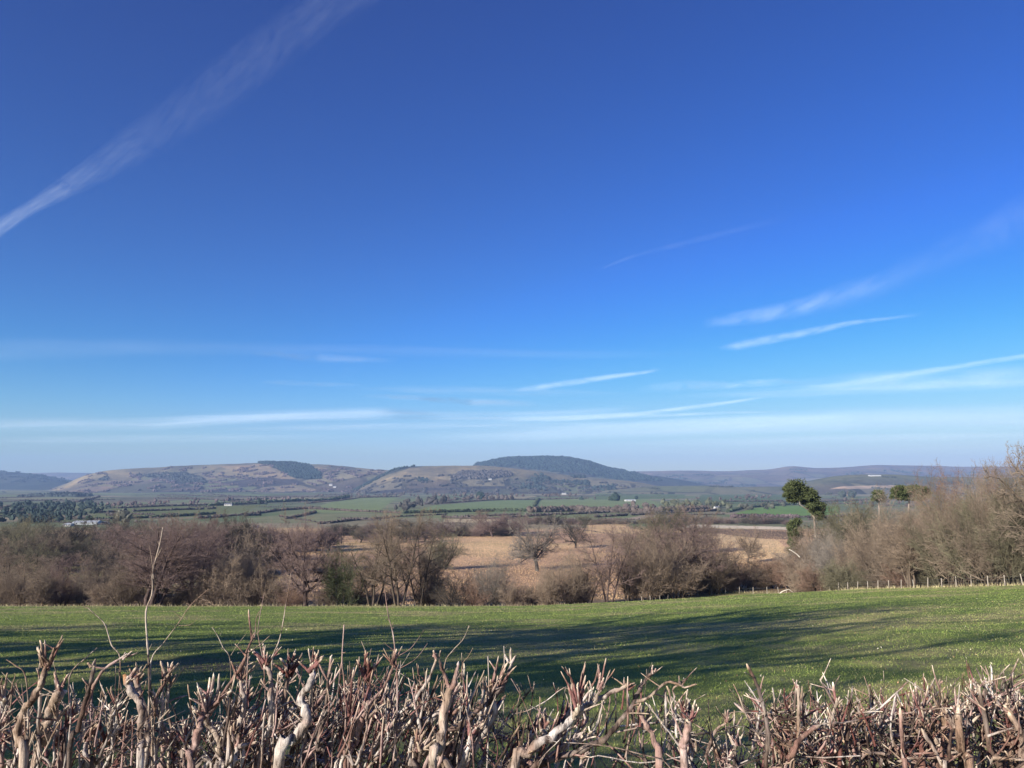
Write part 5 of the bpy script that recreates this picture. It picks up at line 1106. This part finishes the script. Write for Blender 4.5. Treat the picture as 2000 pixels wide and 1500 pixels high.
def cloud(name, label, path, amax=.5, sx=10, sy=2, lo=.35, hi=.75, alt=3200, cat='contrail', flat=.5):
    """path: (px, py_upper, py_lower, density) stations; built as a thick lens-shaped band at its own altitude"""
    cseed[0] += 1; n = 60; P_ = np.array(path, float); t = np.linspace(0, 1, n)
    cl = np.concatenate([[0], np.cumsum(np.hypot(np.diff(P_[:, 0]), np.diff((P_[:, 1] + P_[:, 2]) / 2)))]); cl /= cl[-1]
    I = [np.interp(t, cl, P_[:, k]) for k in range(4)]
    m = 14; V = []; S = []
    for i in range(n):
        mid = (I[1][i] + I[2][i]) / 2; dz = ray(I[0][i], mid)[1]; Yd = (alt - EYE) / dz
        hw = abs(I[2][i] - I[1][i]) / 2 / F * Yd
        fade = I[3][i]
        for j in range(m):
            an = 2 * math.pi * j / m; v = .5 + .5 * math.cos(an)      # 0 lower rim .. 1 upper rim
            # direction across the strip in px: perpendicular to travel for steep strips
            py = mid + (I[1][i] - mid) * math.cos(an); p = at(I[0][i], py, Yd); p.y += math.sin(an) * hw * flat
            V.append(tuple(p)); S.append((cl[-1] * t[i], v, fade))
    idx = np.arange(n * m).reshape(n, m); j2 = (np.arange(m) + 1) % m
    Q = np.stack([idx[:-1], idx[:-1][:, j2], idx[1:][:, j2], idx[1:]], -1).reshape(-1, 4)
    me = mesh_np(name, V, [Q]); a = me.attributes.new('strip', 'FLOAT_VECTOR', 'POINT'); a.data.foreach_set('vector', np.array(S, np.float32).ravel())
    o = link(name, me, cloud_mat(name, amax, sx, sy, lo, hi, cseed[0])); return tag(o, label, cat)
cloud('contrail', 'long broad contrail crossing the upper left sky, spreading toward the top', [(-120, 490, 560, 1.2), (0, 422, 466, 2.0), (60, 388, 422, 2.0), (130, 338, 390, 1.5), (200, 285, 360, .7), (300, 205, 310, .38), (430, 105, 235, .42), (560, 10, 130, .42), (640, -50, 70, .5), (720, -110, 20, .5), (860, -210, -80, .3)], .07, 30, 4.5, .28, .8)
cloud('contrail', 'very thin faint contrail high in the middle right sky', [(1175, 524, 527, 0), (1182, 518, 525, 1), (1225, 499, 510, .7), (1250, 492, 500, .3), (1300, 476, 492, .6), (1400, 450, 468, .5), (1480, 430, 450, .3), (1560, 410, 425, 0)], .022, 14, 1.5, .25, .6)
cloud('cirrus_cloud', 'wispy feathered cloud streak on the right, above a narrow one', [(1370, 620, 645, 0), (1410, 612, 642, .8), (1500, 590, 636, 1), (1560, 578, 625, .9), (1640, 545, 610, .7), (1710, 525, 595, .4), (1800, 480, 560, .22), (1900, 420, 520, .25), (2000, 360, 490, .35), (2150, 290, 420, .3)], .13, 20, 2.4, .28, .8, cat='cloud')
cloud('contrail', 'narrow tapering white contrail on the right between two wispy streaks', [(1400, 676, 684, 0), (1440, 662, 688, .9), (1500, 652, 676, 1), (1600, 634, 655, 1), (1660, 624, 638, .9), (1730, 617, 627, .6), (1810, 608, 618, 0)], .12, 14, 1.6, .25, .65)
cloud('contrail', 'short bright contrail low in the sky right of centre', [(1000, 758, 768, 0), (1040, 750, 766, .8), (1120, 738, 755, .9), (1200, 728, 742, 1), (1260, 722, 732, .9), (1290, 716, 726, 0)], .16, 8, 1.4, .2, .6)
cloud('contrail', 'long thin contrail rising to the right edge over a pale cloud bank', [(1560, 752, 764, 0), (1640, 744, 760, .6), (1750, 726, 744, .8), (1850, 711, 726, .9), (2000, 689, 703, 1), (2200, 660, 675, 1)], .13, 10, 1.4, .2, .6)
cloud('cirrus_cloud', 'pale blurred cloud bank under the contrail at the right edge', [(1540, 735, 765, 0), (1680, 722, 768, .7), (1850, 712, 765, .8), (2000, 705, 765, .7), (2200, 700, 770, .5)], .22, 6, 2, .25, .75, cat='cloud')
cloud('cirrus_cloud', 'broad pale band of cloud low on the left and centre', [(-300, 800, 870, .6), (0, 812, 850, .7), (150, 808, 850, .75), (300, 812, 845, .6), (450, 800, 834, .8), (600, 795, 826, .95), (750, 790, 825, 1), (850, 798, 828, .8), (1000, 800, 828, .7), (1120, 796, 822, .6), (1250, 786, 812, 0)], .24, 4, 5.5, .25, .75, cat='cloud', alt=2000)
cloud('cirrus_cloud', 'thin white streak of cloud above the low central band', [(700, 766, 780, 0), (820, 770, 786, 1), (920, 774, 796, 1), (1000, 778, 797, .8), (1060, 782, 797, 0)], .24, 7, 2, .25, .7, cat='cloud', alt=2500)
cloud('contrail', 'thin contrail rising gently right from the low central band', [(960, 818, 828, 0), (1090, 812, 824, .8), (1250, 802, 814, .8), (1350, 790, 802, .8), (1440, 779, 788, .7), (1500, 770, 778, 0)], .22, 8, 1.4, .2, .6, alt=2200)
cloud('contrail', 'lower faint contrail running level beneath the gently rising one', [(1040, 820, 829, 0), (1150, 812, 822, .7), (1300, 806, 816, .7), (1420, 802, 810, .6), (1540, 800, 808, 0)], .2, 8, 1.4, .2, .6, alt=1700)
cloud('cirrus_cloud', 'faint isolated smudge of cloud in the left middle sky', [(480, 682, 694, 0), (540, 682, 704, .8), (620, 688, 712, .8), (700, 692, 712, .6), (780, 696, 712, 0)], .18, 7, 2, .3, .75, cat='cloud', alt=2200)
cloud('cirrus_cloud', 'smaller faint smudge of cloud below the isolated one', [(500, 742, 750, 0), (560, 741, 755, .7), (640, 745, 757, .7), (720, 748, 756, 0)], .15, 7, 2, .3, .75, cat='cloud', alt=1900)
cloud('cirrus_cloud', 'soft patchy cloud streaks between the two right-hand contrail groups', [(1240, 750, 770, 0), (1330, 738, 768, .6), (1420, 742, 764, .7), (1520, 736, 756, .7), (1620, 740, 758, 0)], .2, 9, 2, .3, .75, cat='cloud')
cloud('cirrus_cloud', 'thin veil of cloud stretched just above the hills on the right', [(800, 842, 868, 0), (1050, 830, 868, .6), (1350, 812, 858, .8), (1650, 790, 850, .9), (2000, 780, 850, .8), (2300, 780, 850, .5)], .26, 4, 2.2, .05, .8, cat='cloud', alt=1300)
cloud('cirrus_cloud', 'very faint level veil across the upper edge of the hazy sky', [(-100, 650, 720, .5), (300, 655, 700, .5), (700, 668, 700, .5), (1100, 680, 705, .5), (1400, 680, 700, 0)], .09, 5, 2.2, .2, .8, cat='cloud')

for k, (x0, y0, x1, y1, th, den, a_) in enumerate([(150, 822, 900, 806, 9, 1, 1750), (420, 838, 1150, 826, 10, .8, 1500), (900, 838, 1700, 812, 12, .8, 1650), (1300, 775, 2150, 742, 16, .8, 2700), (650, 758, 1250, 770, 12, .6, 2050), (-150, 862, 700, 852, 12, .7, 1150), (1150, 868, 2200, 846, 12, .7, 1050)]):
    cloud('cirrus_cloud', ['faint streak low on the left merging into the long pale band', 'faint streak just beneath the long pale band, left of centre', 'long soft streak above the right-hand hills and forested mountain', 'soft streak under the rising contrail at the right edge', 'faint streak above the centre of the long pale band', 'lowest pale veil on the left, just over the hills', 'lowest pale veil on the right, just over the far ridge'][k],
          [(x0, y0 - th * .3, y0 + th * .3, 0), (x0 + (x1 - x0) * .3, y0 + (y1 - y0) * .3 - th, y0 + (y1 - y0) * .3 + th, den), (x0 + (x1 - x0) * .7, y0 + (y1 - y0) * .7 - th, y0 + (y1 - y0) * .7 + th, den), (x1, y1 - th * .3, y1 + th * .3, 0)], .2, 6, 5, .25, .85, cat='cloud', alt=a_)
